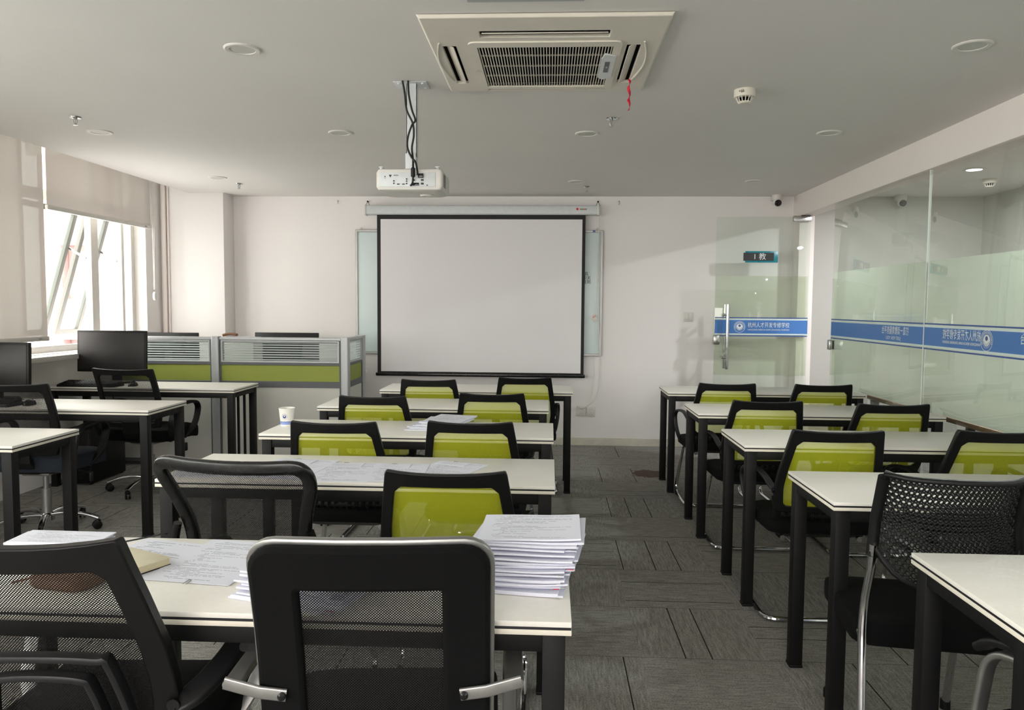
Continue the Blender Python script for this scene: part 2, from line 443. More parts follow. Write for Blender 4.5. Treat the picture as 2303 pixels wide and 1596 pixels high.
def text_bm(s, size, depth, mtx, align='CENTER', squash=1.0, space=1.0):
    c = bpy.data.curves.new('lettering', 'FONT'); c.body = s; c.size = size; c.extrude = depth; c.align_x = align; c.align_y = 'CENTER'; c.space_character = space
    c.resolution_u = 3
    o = bpy.data.objects.new('lettering', c); COL.objects.link(o)
    dg = bpy.context.evaluated_depsgraph_get(); me = bpy.data.meshes.new_from_object(o.evaluated_get(dg))
    bm = bmesh.new(); bm.from_mesh(me)
    bmesh.ops.transform(bm, matrix=mtx @ Matrix.Diagonal((squash, 1, 1, 1)), verts=bm.verts[:])
    bpy.data.objects.remove(o); bpy.data.curves.remove(c); bpy.data.meshes.remove(me)
    return bm

def merge(dst, src):
    me = bpy.data.meshes.new('tmp'); src.to_mesh(me); src.free(); dst.from_mesh(me); bpy.data.meshes.remove(me)

def frame_mtx(o, ex, ey):
    ex = Vector(ex); ey = Vector(ey); ez = ex.cross(ey)
    return Matrix(((ex.x, ey.x, ez.x, o[0]), (ex.y, ey.y, ez.y, o[1]), (ex.z, ey.z, ez.z, o[2]), (0, 0, 0, 1)))

# ---------------------------------------------------------------- the room
CEIL, YB, XR, XL, Y0 = 2.44, 7.49, 2.33, -3.78, -3.0
XG = 2.36                                      # plane of the glass partition
bm = B(); rng(bm, -4.0, 4.3, Y0-.2, YB+.2, -.12, 0); struct('floor', bm, 'carpet')
bm = B(); rng(bm, -3.5, XR+.02, Y0, YB, CEIL, CEIL+.14); rng(bm, -4.0, -3.36, Y0, YB, CEIL+.2, CEIL+.3); rng(bm, -3.5, -3.45, Y0, YB, CEIL+.14, CEIL+.22)
struct('ceiling', bm, 'ceiling')
bm = B(); rng(bm, -4.0, XR+.12, YB, YB+.2, 0, 2.9); struct('wall_back', bm, 'wall')
bm = B(); rng(bm, XR+.12, 4.3, YB, YB+.2, 0, 2.9); struct('wall_corridor_end', bm, 'corridor')
bm = B(); holed(bm, [-4.0, 4.3], [0, 2.9], [(-3.2, .8, .95, 2.3)], Y0-.2, Y0, lambda u, v, q: (u, q, v)); struct('wall_front', bm, 'wall')
bm = B(); holed(bm, [-3.2, .8], [.95, 2.3], [(-3.14+.985*i, -2.215+.985*i, 1.01, 2.24) for i in range(4)], Y0-.12, Y0-.06, lambda u, v, q: (u, q, v)); struct('window_9', bm, 'white_plastic')  # unseen window and its opening, added behind the camera for fill light
WIN = [(5.32, 6.97), (-.55, 5.27), (-2.4, -.62)]
SILL, HEAD = .985, 2.62
bm = B(); holed(bm, [Y0, YB], [0, 2.9], [(a, b, SILL, HEAD) for a, b in WIN], XL, XL-.22, lambda u, v, q: (q, u, v)); struct('wall_left', bm, 'wall')
bm = B(); rng(bm, -3.78, -3.155, 7.25, YB, 0, CEIL+.2, .004); struct('pillar', bm, 'wall')
bm = B(); rng(bm, XR, XR+.14, Y0, YB, 2.235, CEIL+.14, .003); struct('beam', bm, 'beam')
bm = B(); rng(bm, XR, XR+.14, 7.30, YB, 0, 2.235, .003); struct('wall_right', bm, 'beam')
bm = B(); rng(bm, 4.1, 4.3, Y0, YB, 0, 2.9); struct('wall_corridor', bm, 'corridor')
bm = B(); rng(bm, XR+.14, 4.1, Y0, YB, CEIL, CEIL+.14); struct('ceiling_corridor', bm, 'ceiling')
bm = B(); rng(bm, -3.155, XR, YB-.014, YB, 0, .062); rng(bm, -3.155, XR, YB-.009, YB, .062, .076); struct('baseboard_back', bm, 'skirt', bevel=.002)
bm = B(); rng(bm, -3.755, -3.715, 7.215, 7.25, 0, CEIL+.1, .006); rng(bm, -3.705, -3.69, 7.23, 7.25, 0, CEIL+.1, .004); struct('trim_1', bm, 'beam')
bm = B(); rng(bm, XL-.02, XL+.14, -2.45, 7.0, SILL-.045, SILL-.005, .005); struct('trim_2', bm, 'white_plastic')

# windows: frames, mullions, panes, tilted awning sashes
def window(i, y0, y1, mull, sashes):
    bm = B(); x0, x1 = XL-.17, XL-.11
    holed(bm, [y0, y1], [SILL-.004, HEAD], [(a, b, c, d) for (a, b) in mull for (c, d) in ((SILL+.05, 2.16), (2.24, HEAD-.05))], x0, x1, lambda u, v, q: (q, u, v))
    fr = struct('window_%d' % i, bm, 'white_plastic', bevel=.004)
    for k, (a, b) in enumerate(mull):
        bm = B(); rng(bm, x0+.02, x0+.028, a-.005, b+.005, 2.235, HEAD-.045); obj('pane', bm, 'glass', fr)
        if k not in sashes:
            bm = B(); rng(bm, x0+.02, x0+.028, a-.005, b+.005, SILL+.045, 2.165); obj('pane', bm, 'glass', fr)
        else:
            an = math.radians(sashes[k]); hz = 2.15; H = 2.15-SILL-.06
            pt = lambda u, v, q: (x0-.03-(v*math.sin(an))-q*math.cos(an), u, hz-v*math.cos(an)+q*math.sin(an))
            bm = B(); holed(bm, [a+.01, b-.01], [0, H], [(a+.055, b-.055, .045, H-.045)], 0, .035, pt); sf = obj('sash', bm, 'sash_alu', fr, bevel=.003)
            bm = B(); holed(bm, [a+.05, b-.05], [.04, H-.04], [], .014, .02, pt); obj('sash_pane', bm, 'glass', sf)
            bm = B(); q1 = pt(b-.03, H*.42, 0); box(bm, (q1[0]+x0)/2, b-.008, q1[2]+.10, abs(x0-q1[0])+.06, .012, .018, .002, rot=Matrix.Rotation(.55, 4, 'Y')); obj('stay_arm', bm, 'steel', sf)
    return fr
window(1, 5.32, 6.97, [(5.37, 6.30), (6.40, 6.76), (6.80, 6.92)], {0: 17, 1: 17})
window(2, -.55, 5.27, [(-.5, .55), (.65, 1.7), (1.8, 2.85), (2.95, 4.0), (4.1, 4.55), (4.62, 5.22)], {})
window(3, -2.4, -.62, [(-2.35, -1.55), (-1.45, -.67)], {})  # unseen stretch of the window row, added for its light

def blind(label, y0, y1, zb, xo=-3.70):
    t = thing('roller_blind', label, 'blind', (xo, (y0+y1)/2, 0), 0, 'roller blinds on the window wall')
    h = (y1-y0)/2; bm = B(); surf(bm, lambda u, v: Vector((.0025*math.sin(u*9+v*2)*(1-v), h*(2*u-1), zb-.01+(2.61-zb)*v)), 24, 12); obj('blind_fabric', bm, 'blind', t)
    bm = B(); rng(bm, -.012, .012, -h-.004, h+.004, zb-.034, zb, .005); obj('bottom_bar', bm, 'white_plastic', t)
    bm = B(); box(bm, .014, h-.10, zb-.017, .006, .03, .014, .001); obj('bar_clip', bm, 'alu', t)
    bm = B(); sweep(bm, [(0, -h, 2.575), (0, h, 2.575)], circ(.024, 16)); obj('roller_tube', bm, 'white_plastic', t)
    return t
b1 = blind('sheer beige roller blind pulled down almost to the sill at left edge', 3.98, 5.425, 1.125)
b2 = blind('sheer beige roller blind raised halfway above the open window by the pillar', 5.46, 6.915, 2.09)
bm = B(); tube(bm, [(.022, .70, 2.56), (.03, .705, 2.2), (.03, .71, 1.8), (.03, .712, 1.5)], .004, 6); tube(bm, [(.022, .73, 2.56), (.034, .735, 2.2), (.03, .728, 1.8), (.03, .724, 1.5)], .004, 6)
obj('pull_cord', bm, 'white_cable', b2)
bm = B(); lathe(bm, [(.001, -.012), (.03, -.010), (.034, 0), (.03, .010), (.001, .012)], 20, (.032, .716, 1.44), axis=Matrix.Rotation(PI/2, 3, 'Y') @ Matrix.Diagonal((1.25, .62, 1))); obj('cord_weight', bm, 'white_plastic', b2)
blind('sheer roller blind beside the camera on the window wall', 2.55, 3.94, 1.5)

# outside, washed out by daylight
t = thing('apartment_building', 'pale pink building beyond the open window', 'building', (-15, 26.5, -9))
bm = B(); holed(bm, [-1.2, 1.2], [0, 15], [(-.5, .5, 1.5+3*j, 3.2+3*j) for j in range(4)], 0, .35, lambda u, v, q: (u, q-3.0, v)); rng(bm, -1.2, 1.2, -2.6, 3, 0, 15); obj('wall', bm, 'pink', t)
bm = B(); rng(bm, -1.35, 1.35, -3.3, 3.2, 15, 15.5); obj('roof', bm, 'pave', t)

# ---------------------------------------------------------------- glass partition and door
def emblem(bm, c, ex, ey, r, off):
    """round crest: outer ring, inner ring, disc with a dark moon and rays"""
    ex = Vector(ex); ey = Vector(ey); n = Vector(off); c = Vector(c)
    def ring(r0, r1, a0=0, a1=2*PI, k=40, lift=1.0, mat=0, cc=(0, 0)):
        L = []
        for i in range(k+1):
            a = a0+(a1-a0)*i/k
            L.append([bm.verts.new(c+ex*(cc[0]+q*math.cos(a))+ey*(cc[1]+q*math.sin(a))+n*lift) for q in (r0, r1)])
        for p, q in zip(L, L[1:]): bm.faces.new((p[0], p[1], q[1], q[0])).material_index = mat
    ring(r*.95, r); ring(r*.66, r*.69)
    for i in range(22): ring(r*.74, r*.88, PI*(-.15)+i*.0595*PI, PI*(-.15)+i*.0595*PI+.09, 2)
    ring(.0, r*.56); ring(.0, r*.22, lift=2, mat=1, cc=(0, r*.2))
    for i in range(7): ring(r*.30, r*.56, PI*1.12+i*.125*PI, PI*1.12+i*.125*PI+.10, 2, lift=2, mat=1)

SCHOOL = '杭州人才开发专修学校'
PINYIN = 'HANGZHOU RENCAI KAIFA ZHUANXIU XUEXIAO'
SLOGAN = '打造一流教育服务平台'

def strip(bmA, put, u0, u1, zb, zt):
    """blue band with pale and navy border lines; put(u0,u1,z0,z1,layer,mat)"""
    put(u0, u1, zb+.026, zt-.026, 0); put(u0, u1, zb+.014, zb+.026, 1); put(u0, u1, zt-.026, zt-.014, 1)
    put(u0, u1, zb, zb+.009, 2); put(u0, u1, zt-.009, zt, 2)

PANES = [(4.905, 6.48), (3.30, 4.895), (1.70, 3.29), (.10, 1.69), (-1.5, .09)]
for k, (a, b) in enumerate(PANES):
    bm = B(); rng(bm, XG-.006, XG+.006, a, b, 0.0, 2.24, .001)
    g = struct('window_%d' % (k+4), bm, 'glass_green')
    bm = B(); rng(bm, XG+.0075, XG+.0085, a+.004, b-.004, .735, 1.672); obj('frosted_film', bm, 'frost', g)
    bm = B(); rng(bm, XG-.007, XG+.007, a-.006, a+.002, 0, 2.235); obj('edge_seal', bm, 'letter', g)
    bm = B()
    strip(bm, lambda u0, u1, z0, z1, m: rng(bm, XG-.0074, XG-.0068, u0, u1, z0, z1, 0, m), a+.002, b-.002, 1.122, 1.286)
    obj('colour_band', bm, ['blue', 'pale', 'navy'], g)
    # lettering is stuck on the corridor side, so it reads mirrored from in here
    def lett(s, y, z, h, wd=None):
        q = text_bm(s, h, .0002, frame_mtx((XG-.0082, y, z), (0, 1, 0), (0, 0, 1)))
        if wd:
            ys = [v.co.y for v in q.verts]; f = wd/max(1e-6, max(ys)-min(ys))
            for v in q.verts: v.co.y = y+(v.co.y-(max(ys)+min(ys))/2)*f
        obj('lettering', q, 'letter', g)
    if k == 0:
        lett(SLOGAN, 5.30, 1.222, .06, .40); lett('JUST FOR YOU', 5.32, 1.172, .032, .22)
        bm = B(); box(bm, XG-.02, 6.458, 1.07, .03, .045, .085, .008); box(bm, XG+.02, 6.458, 1.07, .02, .045, .085, .008); obj('strike_lock', bm, 'steel', g)
    if k == 1:
        lett(SCHOOL, 4.465, 1.222, .066, .40); lett(PINYIN, 4.465, 1.178, .022, .40)
        bm = B(); emblem(bm, (XG-.0084, 4.205, 1.205), (0, 1, 0), (0, 0, 1), .058, (-.0006, 0, 0)); obj('emblem', bm, ['letter', 'navy'], g, recalc=False)
        lett(SLOGAN, 3.70, 1.222, .06, .42)

YD = 7.27; DX0, DX1 = 1.556, 2.422
bm = B(); rng(bm, DX0, DX1, YD-.006, YD+.006, .012, 2.222, .001)
door = struct('door_1', bm, 'glass_door')
bm = B(); rng(bm, DX0+.004, DX1-.004, YD+.0075, YD+.0085, .735, 1.672); obj('frosted_film', bm, 'frost_door', door)
bm = B(); strip(bm, lambda u0, u1, z0, z1, m: rng(bm, u0, u1, YD-.0085, YD-.0075, z0, z1, 0, m), DX0+.003, DX1-.003, 1.104, 1.283)
obj('colour_band', bm, ['blue', 'pale', 'navy'], door)
q = text_bm(SCHOOL, .052, .0002, frame_mtx((2.06, YD-.0105, 1.208), (1, 0, 0), (0, 0, 1)))
xs = [v.co.x for v in q.verts]; f = .385/(max(xs)-min(xs))
for v in q.verts: v.co.x = 2.06+(v.co.x-(max(xs)+min(xs))/2)*f
obj('lettering', q, 'letter', door)
q = text_bm(PINYIN, .020, .0002, frame_mtx((2.06, YD-.0105, 1.166), (1, 0, 0), (0, 0, 1)))
xs = [v.co.x for v in q.verts]; f = .385/(max(xs)-min(xs))
for v in q.verts: v.co.x = 2.06+(v.co.x-(max(xs)+min(xs))/2)*f
obj('lettering', q, 'letter', door)
bm = B(); emblem(bm, (1.791, YD-.0095, 1.193), (1, 0, 0), (0, 0, 1), .053, (0, -.0006, 0)); obj('emblem', bm, ['letter', 'navy'], door, recalc=False)
bm = B(); rng(bm, 1.825, 2.128, YD-.012, YD-.008, 1.796, 1.902, .001); sg = obj('door_sign', bm, 'teal', door)
bm = B(); rng(bm, 1.808, 2.09, YD-.0145, YD-.0125, 1.812, 1.887); obj('sign_cover', bm, 'signblack', sg)
q = text_bm('1 教', .068, .0004, frame_mtx((1.957, YD-.0152, 1.848), (1, 0, 0), (0, 0, 1))); obj('sign_lettering', q, 'letter', sg)
bm = B()
for dy in (-.055, .055): tube(bm, [(1.668, YD+dy, .794), (1.668, YD+dy, 1.402)], .0165, 14)
h = obj('pull_handle', bm, 'chrome', door)
bm = B()
for zz in (.905, 1.303): tube(bm, [(1.64, YD-.06, zz), (1.64, YD+.06, zz)], .016, 12); tube(bm, [(1.668, YD-.055, zz), (1.618, YD-.055, zz)], .013, 12)
obj('standoff', bm, 'chrome', h)
bm = B(); box(bm, 1.578, YD-.016, 1.068, .06, .022, .09, .01); box(bm, 1.578, YD+.016, 1.068, .06, .022, .09, .01); tube(bm, [(1.592, YD-.02, 1.068), (1.592, YD-.04, 1.068)], .014, 12); obj('lock', bm, 'steel', door)
bm = B(); box(bm, 2.345, YD, 2.205, .165, .034, .052, .003); obj('top_pivot_fitting', bm, 'steel', door)
bm = B(); box(bm, 2.345, YD, .03, .165, .034, .052, .003); obj('bottom_pivot_fitting', bm, 'steel', door)

# corridor beyond the glass
t = thing('corridor_table', 'low wooden table just behind the glass partition', 'table', (2.85, 5.0, 0))
bm = B(); rng(bm, -.40, .40, -1.4, .95, .68, .71, .004); obj('tabletop', bm, 'wood', t)
for sx in (-1, 1):
    for y in (-1.35, .90):
        bm = B(); box(bm, sx*.36, y, .34, .05, .05, .68, .003); obj('leg', bm, 'dark_plastic', t)
tp = paper_mat('printed_form', 20, 5.0)
for i, (x, y, a) in enumerate(((2.66, 4.36, .1), (2.72, 4.10, -.25))):
    bm = B(); surf(bm, lambda u, v: Vector(((u-.5)*.30, (v-.5)*.40, .004)), 2, 2, .004, thdir=(0, 0, -1)); o = obj('paper_sheet', bm, tp, loc=(x, y, .7105+.0052*i)); o.rotation_euler = (0, 0, a)
    tag(o, ['white printed sheets lying on the table behind the glass, farther pile', 'white printed sheets lying on the table behind the glass, nearer pile'][i], 'paper', 'papers behind the glass')
def corridor_lamp(y, label):
    t = thing('corridor_downlight', label, 'lamp', (3.22, y, CEIL), 0, 'lit corridor downlights')
    bm = B(); lathe(bm, [(.055, -.001), (.055, -.008), (.078, -.008), (.078, 0)], 28); obj('trim_ring', bm, 'white_plastic', t)
    bm = B(); lathe(bm, [(.001, -.005), (.054, -.005)], 28, capends=False); obj('diffuser', bm, 'lamp_on', t)
    l = bpy.data.lights.new('corridor_lamp_light', 'AREA'); l.shape = 'DISK'; l.size = .11; l.energy = 24; l.color = (.95, .97, 1)
    o = bpy.data.objects.new('corridor_lamp_light', l); COL.objects.link(o); o.parent = t; o.location = (0, 0, -.012)
corridor_lamp(6.03, 'lit white downlight seen through the glass partition')
corridor_lamp(3.6, 'unseen corridor downlight added for light just past the frame edge'); corridor_lamp(1.2, 'unseen corridor downlight added for light beside the camera'); corridor_lamp(-1.2, 'unseen corridor downlight added for light behind the camera')  # unseen lamps added to brighten the corridor and the frosted film

# ---------------------------------------------------------------- ceiling things
def downlight():
    t = thing('ceiling_downlight', '', 'lamp', (0, 0, CEIL), 0, 'switched off ceiling downlights')
    bm = B(); lathe(bm, [(.052, -.002), (.054, -.006), (.070, -.007), (.075, -.003), (.075, .0)], 36); obj('trim_ring', bm, 'white_plastic', t)
    bm = B(); lathe(bm, [(.001, -.0035), (.053, -.0035)], 36, capends=False); obj('diffuser', bm, 'diffuser', t)
    return t
dl = downlight()
LAMPS = [(-1.30, 3.20, 'large looking round downlight left of the projector mount'), (1.70, 3.24, 'round downlight at upper right of the smoke detector'),
         (-2.82, 4.69, 'round downlight beside the sprinkler over the lowered window blind'), (-1.31, 4.74, 'round downlight on the ceiling left of the projector pole'),
         (.22, 4.79, 'round downlight beside the sprinkler below the air conditioner'), (1.69, 4.79, 'round downlight above the glass partition seam'),
         (-2.82, 6.38, 'faint round downlight beside the sprinkler by the pillar'), (.22, 6.60, 'faint round downlight above the right end of the screen case'), (1.71, 6.58, 'faint round downlight near the white dome camera')]
for i, (x, y, l) in enumerate(LAMPS):
    if i == 0: dl.location = (x, y, CEIL); dl['label'] = l
    else: dup(dl, l, (x, y, CEIL))

def sprinkler():
    t = thing('fire_sprinkler', '', 'sprinkler', (0, 0, CEIL), 0, 'ceiling fire sprinklers')
    bm = B(); lathe(bm, [(.014, -.001), (.014, -.004), (.030, -.006), (.034, -.001), (.034, 0)], 24); obj('escutcheon', bm, 'chrome', t)
    bm = B(); lathe(bm, [(.010, 0), (.010, -.014), (.006, -.016)], 12)
    for s in (-1, 1): tube(bm, catmull([(s*.007, 0, -.012), (s*.011, 0, -.026), (s*.003, 0, -.044)], 4), .002, 6)
    tube(bm, [(0, 0, -.014), (0, 0, -.044)], .0025, 6); obj('frame_arms', bm, 'steel', t)
    bm = B(); lathe(bm, [(.003, -.043), (.014, -.046), (.014, -.048), (.003, -.049)], 12); obj('deflector', bm, 'steel', t)
    return t
sp = sprinkler()
for i, (x, y, l) in enumerate([(-2.74, 4.32, 'chrome sprinkler head left of the pair of window side downlights'), (.34, 4.41, 'chrome sprinkler head below the red ribbon'), (-2.765, 6.69, 'small sprinkler head in front of the pillar'), (.32, 6.87, 'small sprinkler head above the screen case')]):
    if i == 0: sp.location = (x, y, CEIL); sp['label'] = l
    else: dup(sp, l, (x, y, CEIL))

def smoke_detector(label, x, y, write=True):
    t = thing('smoke_detector', label, 'smoke detector', (x, y, CEIL))
    bm = B(); lathe(bm, [(.052, 0), (.052, -.03), (.050, -.036), (.044, -.038), (.040, -.038)], 36); obj('housing', bm, 'cream_plastic', t)
    bm = B(); lathe(bm, [(.026, -.036), (.026, -.058)], 20); obj('sensing_chamber', bm, 'darkhole', t)
    bm = B(); lathe(bm, [(.030, -.057), (.031, -.062), (.026, -.067), (.001, -.068)], 32)
    for i in range(14):
        a = 2*PI*i/14+.1; tube(bm, [(.042*math.cos(a), .042*math.sin(a), -.036), (.030*math.cos(a), .030*math.sin(a), -.060)], .0024, 6)
    obj('vent_cage', bm, 'cream_plastic', t)
    if write:
        q = text_bm('+66', .022, .0002, frame_mtx((-.028, -.0472, -.017), (.86, -.51, 0), (0, 0, 1)), squash=.8); obj('lettering', q, 'ink', t)
smoke_detector('cream smoke detector with handwritten 66 on the ceiling', .947, 3.86)
smoke_detector('smoke detector behind the glass partition beside the lit lamp', 3.59, 6.48, False)

def dome(label, x, y, z):
    t = thing('security_camera', label, 'camera', (x, y, z))
    bm = B(); lathe(bm, [(.048, .055), (.048, .02), (.044, .006), (.03, -.004)], 28); box(bm, 0, .045, .03, .07, .09, .045, .01); obj('housing', bm, 'white_plastic', t)
    bm = B(); bmesh.ops.create_uvsphere(bm, u_segments=24, v_segments=14, radius=.040, matrix=Matrix.Translation((0, -.012, -.012))); obj('ball', bm, 'white_plastic', t)
    bm = B(); lathe(bm, [(.033, 0), (.031, .026), (.024, .034), (.001, .036)], 24, (0, -.020, -.018), axis=Matrix.Rotation(math.radians(112), 3, 'X') @ Matrix.Rotation(math.radians(0), 3, 'Y')); obj('lens_window', bm, 'gloss_plastic', t)
dome('white dome security camera with black lens above the glass door', 2.14, 7.385, 2.385)
dome('security camera seen through the glass partition', 3.29, 7.385, 2.385)

bm = B(); holed(bm, [-.30, .11], [2.32, 2.732], [(-.27, .08, 2.35, 2.70)], CEIL-.004, CEIL, lambda u, v, q: (u, v, q)); ap = obj('access_hatch', bm, 'alu'); tag(ap, 'square access hatch frame at the top edge, above the air conditioner', 'hatch')
bm = B(); rng(bm, -.27, .08, 2.35, 2.70, CEIL-.003, CEIL-.001); obj('hatch_panel', bm, 'ceiling', ap)

# ceiling cassette air conditioner
ac = thing('air_conditioner', 'cream ceiling cassette air conditioner with slatted intake and red ribbon', 'air conditioner', (0, 0, 0))
ac['label'] = 'cream square ceiling cassette air conditioner with slatted intake grille'
ZA = 2.422; ax0, ax1, ay0, ay1 = -0.5037, 0.4439, 2.8378, 3.7874
slots = [(-0.2828, 0.2220, 2.9766, 3.0486), (-0.3091, 0.2534, 3.7449, 3.7722), (-0.4480, -0.3922, 3.1419, 3.6567), (0.3000, 0.3568, 3.1419, 3.6567)]
gr = (-0.3061, 0.2463, 3.1419, 3.6942)
bm = B(); holed(bm, [ax0, ax1], [ay0, ay1], slots+[gr], ZA, CEIL-.002, lambda u, v, q: (u+(-.012 if u == ax0 and q == ZA else 0)*-1+(.012 if u == ax1 and q == ZA else 0)*-1, v, q)); obj('face_panel', bm, 'cream_plastic', ac, bevel=.003)
bm = B(); rng(bm, ax0+.02, ax1-.02, ay0+.02, ay1-.02, CEIL-.004, CEIL-.001); obj('interior_shade_sheet', bm, 'darkhole', ac)  # flat black sheet, paints the shade inside the unit
bm = B(); f0 = (-0.3405, 0.2797, 3.0861, 3.7317)
out = [((f0[0]+f0[1])/2+p[0], (f0[2]+f0[3])/2+p[1]) for p in rrect((f0[1]-f0[0])/2, (f0[3]-f0[2])/2, .03, 4)]
inn = [((gr[0]+gr[1])/2+p[0], (gr[2]+gr[3])/2+p[1]) for p in rrect((gr[1]-gr[0])/2, (gr[3]-gr[2])/2, .004, 4)]
L = [[bm.verts.new((p[0], p[1], z)) for p in o] for o, z in ((out, ZA), (out, ZA-.006), (inn, ZA-.006), (inn, ZA+.01))]
for a, b in zip(L, L[1:]):
    for i in range(len(a)): bm.faces.new((a[i], a[(i+1) % len(a)], b[(i+1) % len(a)], b[i]))
ig = obj('intake_frame', bm, 'cream_plastic', ac)
bm = B()
for i in range(46):
    x = gr[0]+(i+.5)*(gr[1]-gr[0])/46; rng(bm, x-.0019, x+.0019, gr[2], gr[3], ZA-.003, ZA+.003)
for j in range(1, 4):
    y = gr[2]+j*(gr[3]-gr[2])/4; rng(bm, gr[0], gr[1], y-.002, y+.002, ZA+.004, ZA+.010)
obj('grille', bm, 'cream_plastic', ig)
bm = B(); out = [(0.2179, 3.2331), (0.2655, 3.2533), (0.2655, 3.5473), (0.2280, 3.5777), (0.2078, 3.5473), (0.2078, 3.2939)]
L = [[bm.verts.new((p[0], p[1], z)) for p in out] for z in (ZA-.009, ZA-.002)]
bm.faces.new(L[0]); bm.faces.new(L[1][::-1])
for i in range(6): bm.faces.new((L[0][i], L[0][(i+1) % 6], L[1][(i+1) % 6], L[1][i]))
rc = obj('receiver_cover', bm, 'galv', ac)
bm = B(); rng(bm, .225, .245, 3.324, 3.466, ZA-.0105, ZA-.0092); obj('receiver_window', bm, 'alu_dark', rc)
q = text_bm('OFF', .012, .0001, frame_mtx((.235, 3.395, ZA-.0108), (0, 1, 0), (1, 0, 0))); obj('lettering', q, 'letter', rc)
q = text_bm('△', .03, .0001, frame_mtx((-.3263, 3.446, ZA-.0065), (1, 0, 0), (0, -1, 0))); obj('lettering', q, 'alu', ac)
for (x0, x1, y0, y1), rx, ry in zip(slots, (.5, -.5, 0, 0), (0, 0, .55, -.55)):
    bm = B(); R = Matrix.Rotation(rx, 4, 'X') @ Matrix.Rotation(ry, 4, 'Y')
    box(bm, (x0+x1)/2, (y0+y1)/2, ZA+.008, (x1-x0)*(.97 if ry == 0 else .8), (y1-y0)*(.97 if rx == 0 else .5), .004, .0015, rot=R); obj('air_flap', bm, 'cream_plastic', ac)
for s, x in ((-1, -0.4561), (1, 0.3649)):
    bm = B(); pts = [(x, 3.10, ZA-.001)]+[(x+s*.030*math.sin(PI*i/12), 3.10+.508*i/12, ZA-.002) for i in range(1, 12)]+[(x, 3.608, ZA-.001)]
    tube(bm, pts, .004, 6); obj('curved_lip', bm, 'cream_plastic', ac)
bm = B()
P = [(.357+.004*math.sin(i*1.3), 3.61+.002*i*math.cos(i), 2.424-.0115*i) for i in range(13)]
V = [(bm.verts.new(Vector(p)+Vector((.007*math.cos(i*.7), .007*math.sin(i*.7), 0))), bm.verts.new(Vector(p)-Vector((.007*math.cos(i*.7), .007*math.sin(i*.7), 0)))) for i, p in enumerate(P)]
for a, b in zip(V, V[1:]): bm.faces.new((a[0], a[1], b[1], b[0]))
o = obj('ribbon', bm, 'red', recalc=False); so = o.modifiers.new('cloth_thickness', 'SOLIDIFY'); so.thickness = .0015
tag(o, 'red ribbon hanging from the air conditioner vent', 'ribbon')

# projector on its pole
pj = thing('projector', 'white projector hanging from a ceiling pole, rear sockets facing the room', 'projector', (-.672, 3.74, 1.915))
def hull(pts_by_z, bm, mat=0):
    L = [[bm.verts.new((x, y, z)) for x, y in pts] for z, pts in pts_by_z]
    for a, b in zip(L, L[1:]):
        for i in range(len(a)): bm.faces.new((a[i], a[(i+1) % len(a)], b[(i+1) % len(a)], b[i])).material_index = mat
    bm.faces.new(L[0][::-1]).material_index = mat; bm.faces.new(L[-1]).material_index = mat
rp = lambda a, b, r, dx=0, dy=0: [(p[0]+dx, p[1]+dy) for p in rrect(a, b, r, 4)]
bm = B(); hull([(0, rp(.130, .105, .02)), (.006, rp(.152, .118, .02)), (.02, rp(.160, .122, .016)), (.085, rp(.160, .122, .016)), (.1, rp(.154, .118, .018)), (.104, rp(.146, .112, .02))], bm); obj('housing', bm, 'white_plastic', pj)
bm = B(); rng(bm, -.143, .125, -.1245, -.121, .018, .085, .002); pp = obj('socket_panel', bm, 'galv', pj)
bm = B()
for x, z, sx, sz in ((-.052, .030, .012, .005), (-.027, .030, .012, .005), (.030, .030, .034, .013), (.063, .032, .013, .009), (.063, .049, .013, .008), (.022, .049, .010, .007), (.086, .025, .008, .004), (-.116, .066, .003, .006), (-.116, .058, .003, .002)):
    box(bm, x, -.126, z, sx, .004, sz, .0008)
for x, z in ((-.073, .034), (-.073, .045), (-.012, .054), (-.012, .044), (-.012, .033)): lathe(bm, [(.0035, 0), (.0035, .003)], 12, (x, -.1245, z), axis=Matrix.Rotation(PI/2, 3, 'X'))
box(bm, .056, -.129, .069, .026, .012, .02, .002)
obj('socket', bm, 'gloss_plastic', pp)
q = text_bm('HDMI', .009, .0002, frame_mtx((-.063, -.1255, .072), (-1, 0, 0), (0, 0, -1))); obj('lettering', q, 'ink', pp)
q = text_bm('▲', .016, .0002, frame_mtx((-.09, -.1255, .069), (-1, 0, 0), (0, 0, -1))); obj('lettering', q, 'ink', pp)
bm = B()
for i in range(9): rng(bm, .1598, .1615, -.095+.0, -.03, .022+i*.007, .0255+i*.007)
obj('side_vent', bm, 'alu_dark', pj)
for x in (-.140, .130):
    bm = B(); lathe(bm, [(.008, .1), (.008, .112), (.013, .113), (.013, .118), (.008, .12)], 14, (x, -.085, 0)); obj('foot', bm, 'galv', pj)
bm = B(); lathe(bm, [(.03, -.006), (.034, .0), (.034, .004)], 24, (.06, .03, 0)); obj('focus_ring', bm, 'white_plastic', pj)
mt = thing('projector_mount', 'white ceiling pole and bracket carrying the projector', 'mount', (-.675, 3.71, 0))
bm = B(); rng(bm, -.085, .075, -.04, .09, CEIL-.004, CEIL-.001, .001)
for x, y in ((-.06, -.02), (.055, -.02), (.055, .06)): lathe(bm, [(.007, 0), (.007, -.006)], 8, (x, y, CEIL-.004))
obj('ceiling_plate', bm, 'galv', mt)
bm = B(); rng(bm, -.025, .025, -.012, -.009, 2.09, CEIL-.004); rng(bm, -.025, -.022, -.012, .03, 2.09, CEIL-.004); rng(bm, .022, .025, -.012, .03, 2.09, CEIL-.004)
for z in (2.37, 2.34, 2.31): lathe(bm, [(.004, 0), (.004, .004)], 8, (.025, .01, z), axis=Matrix.Rotation(PI/2, 3, 'Y'))
obj('pole', bm, 'galv', mt)
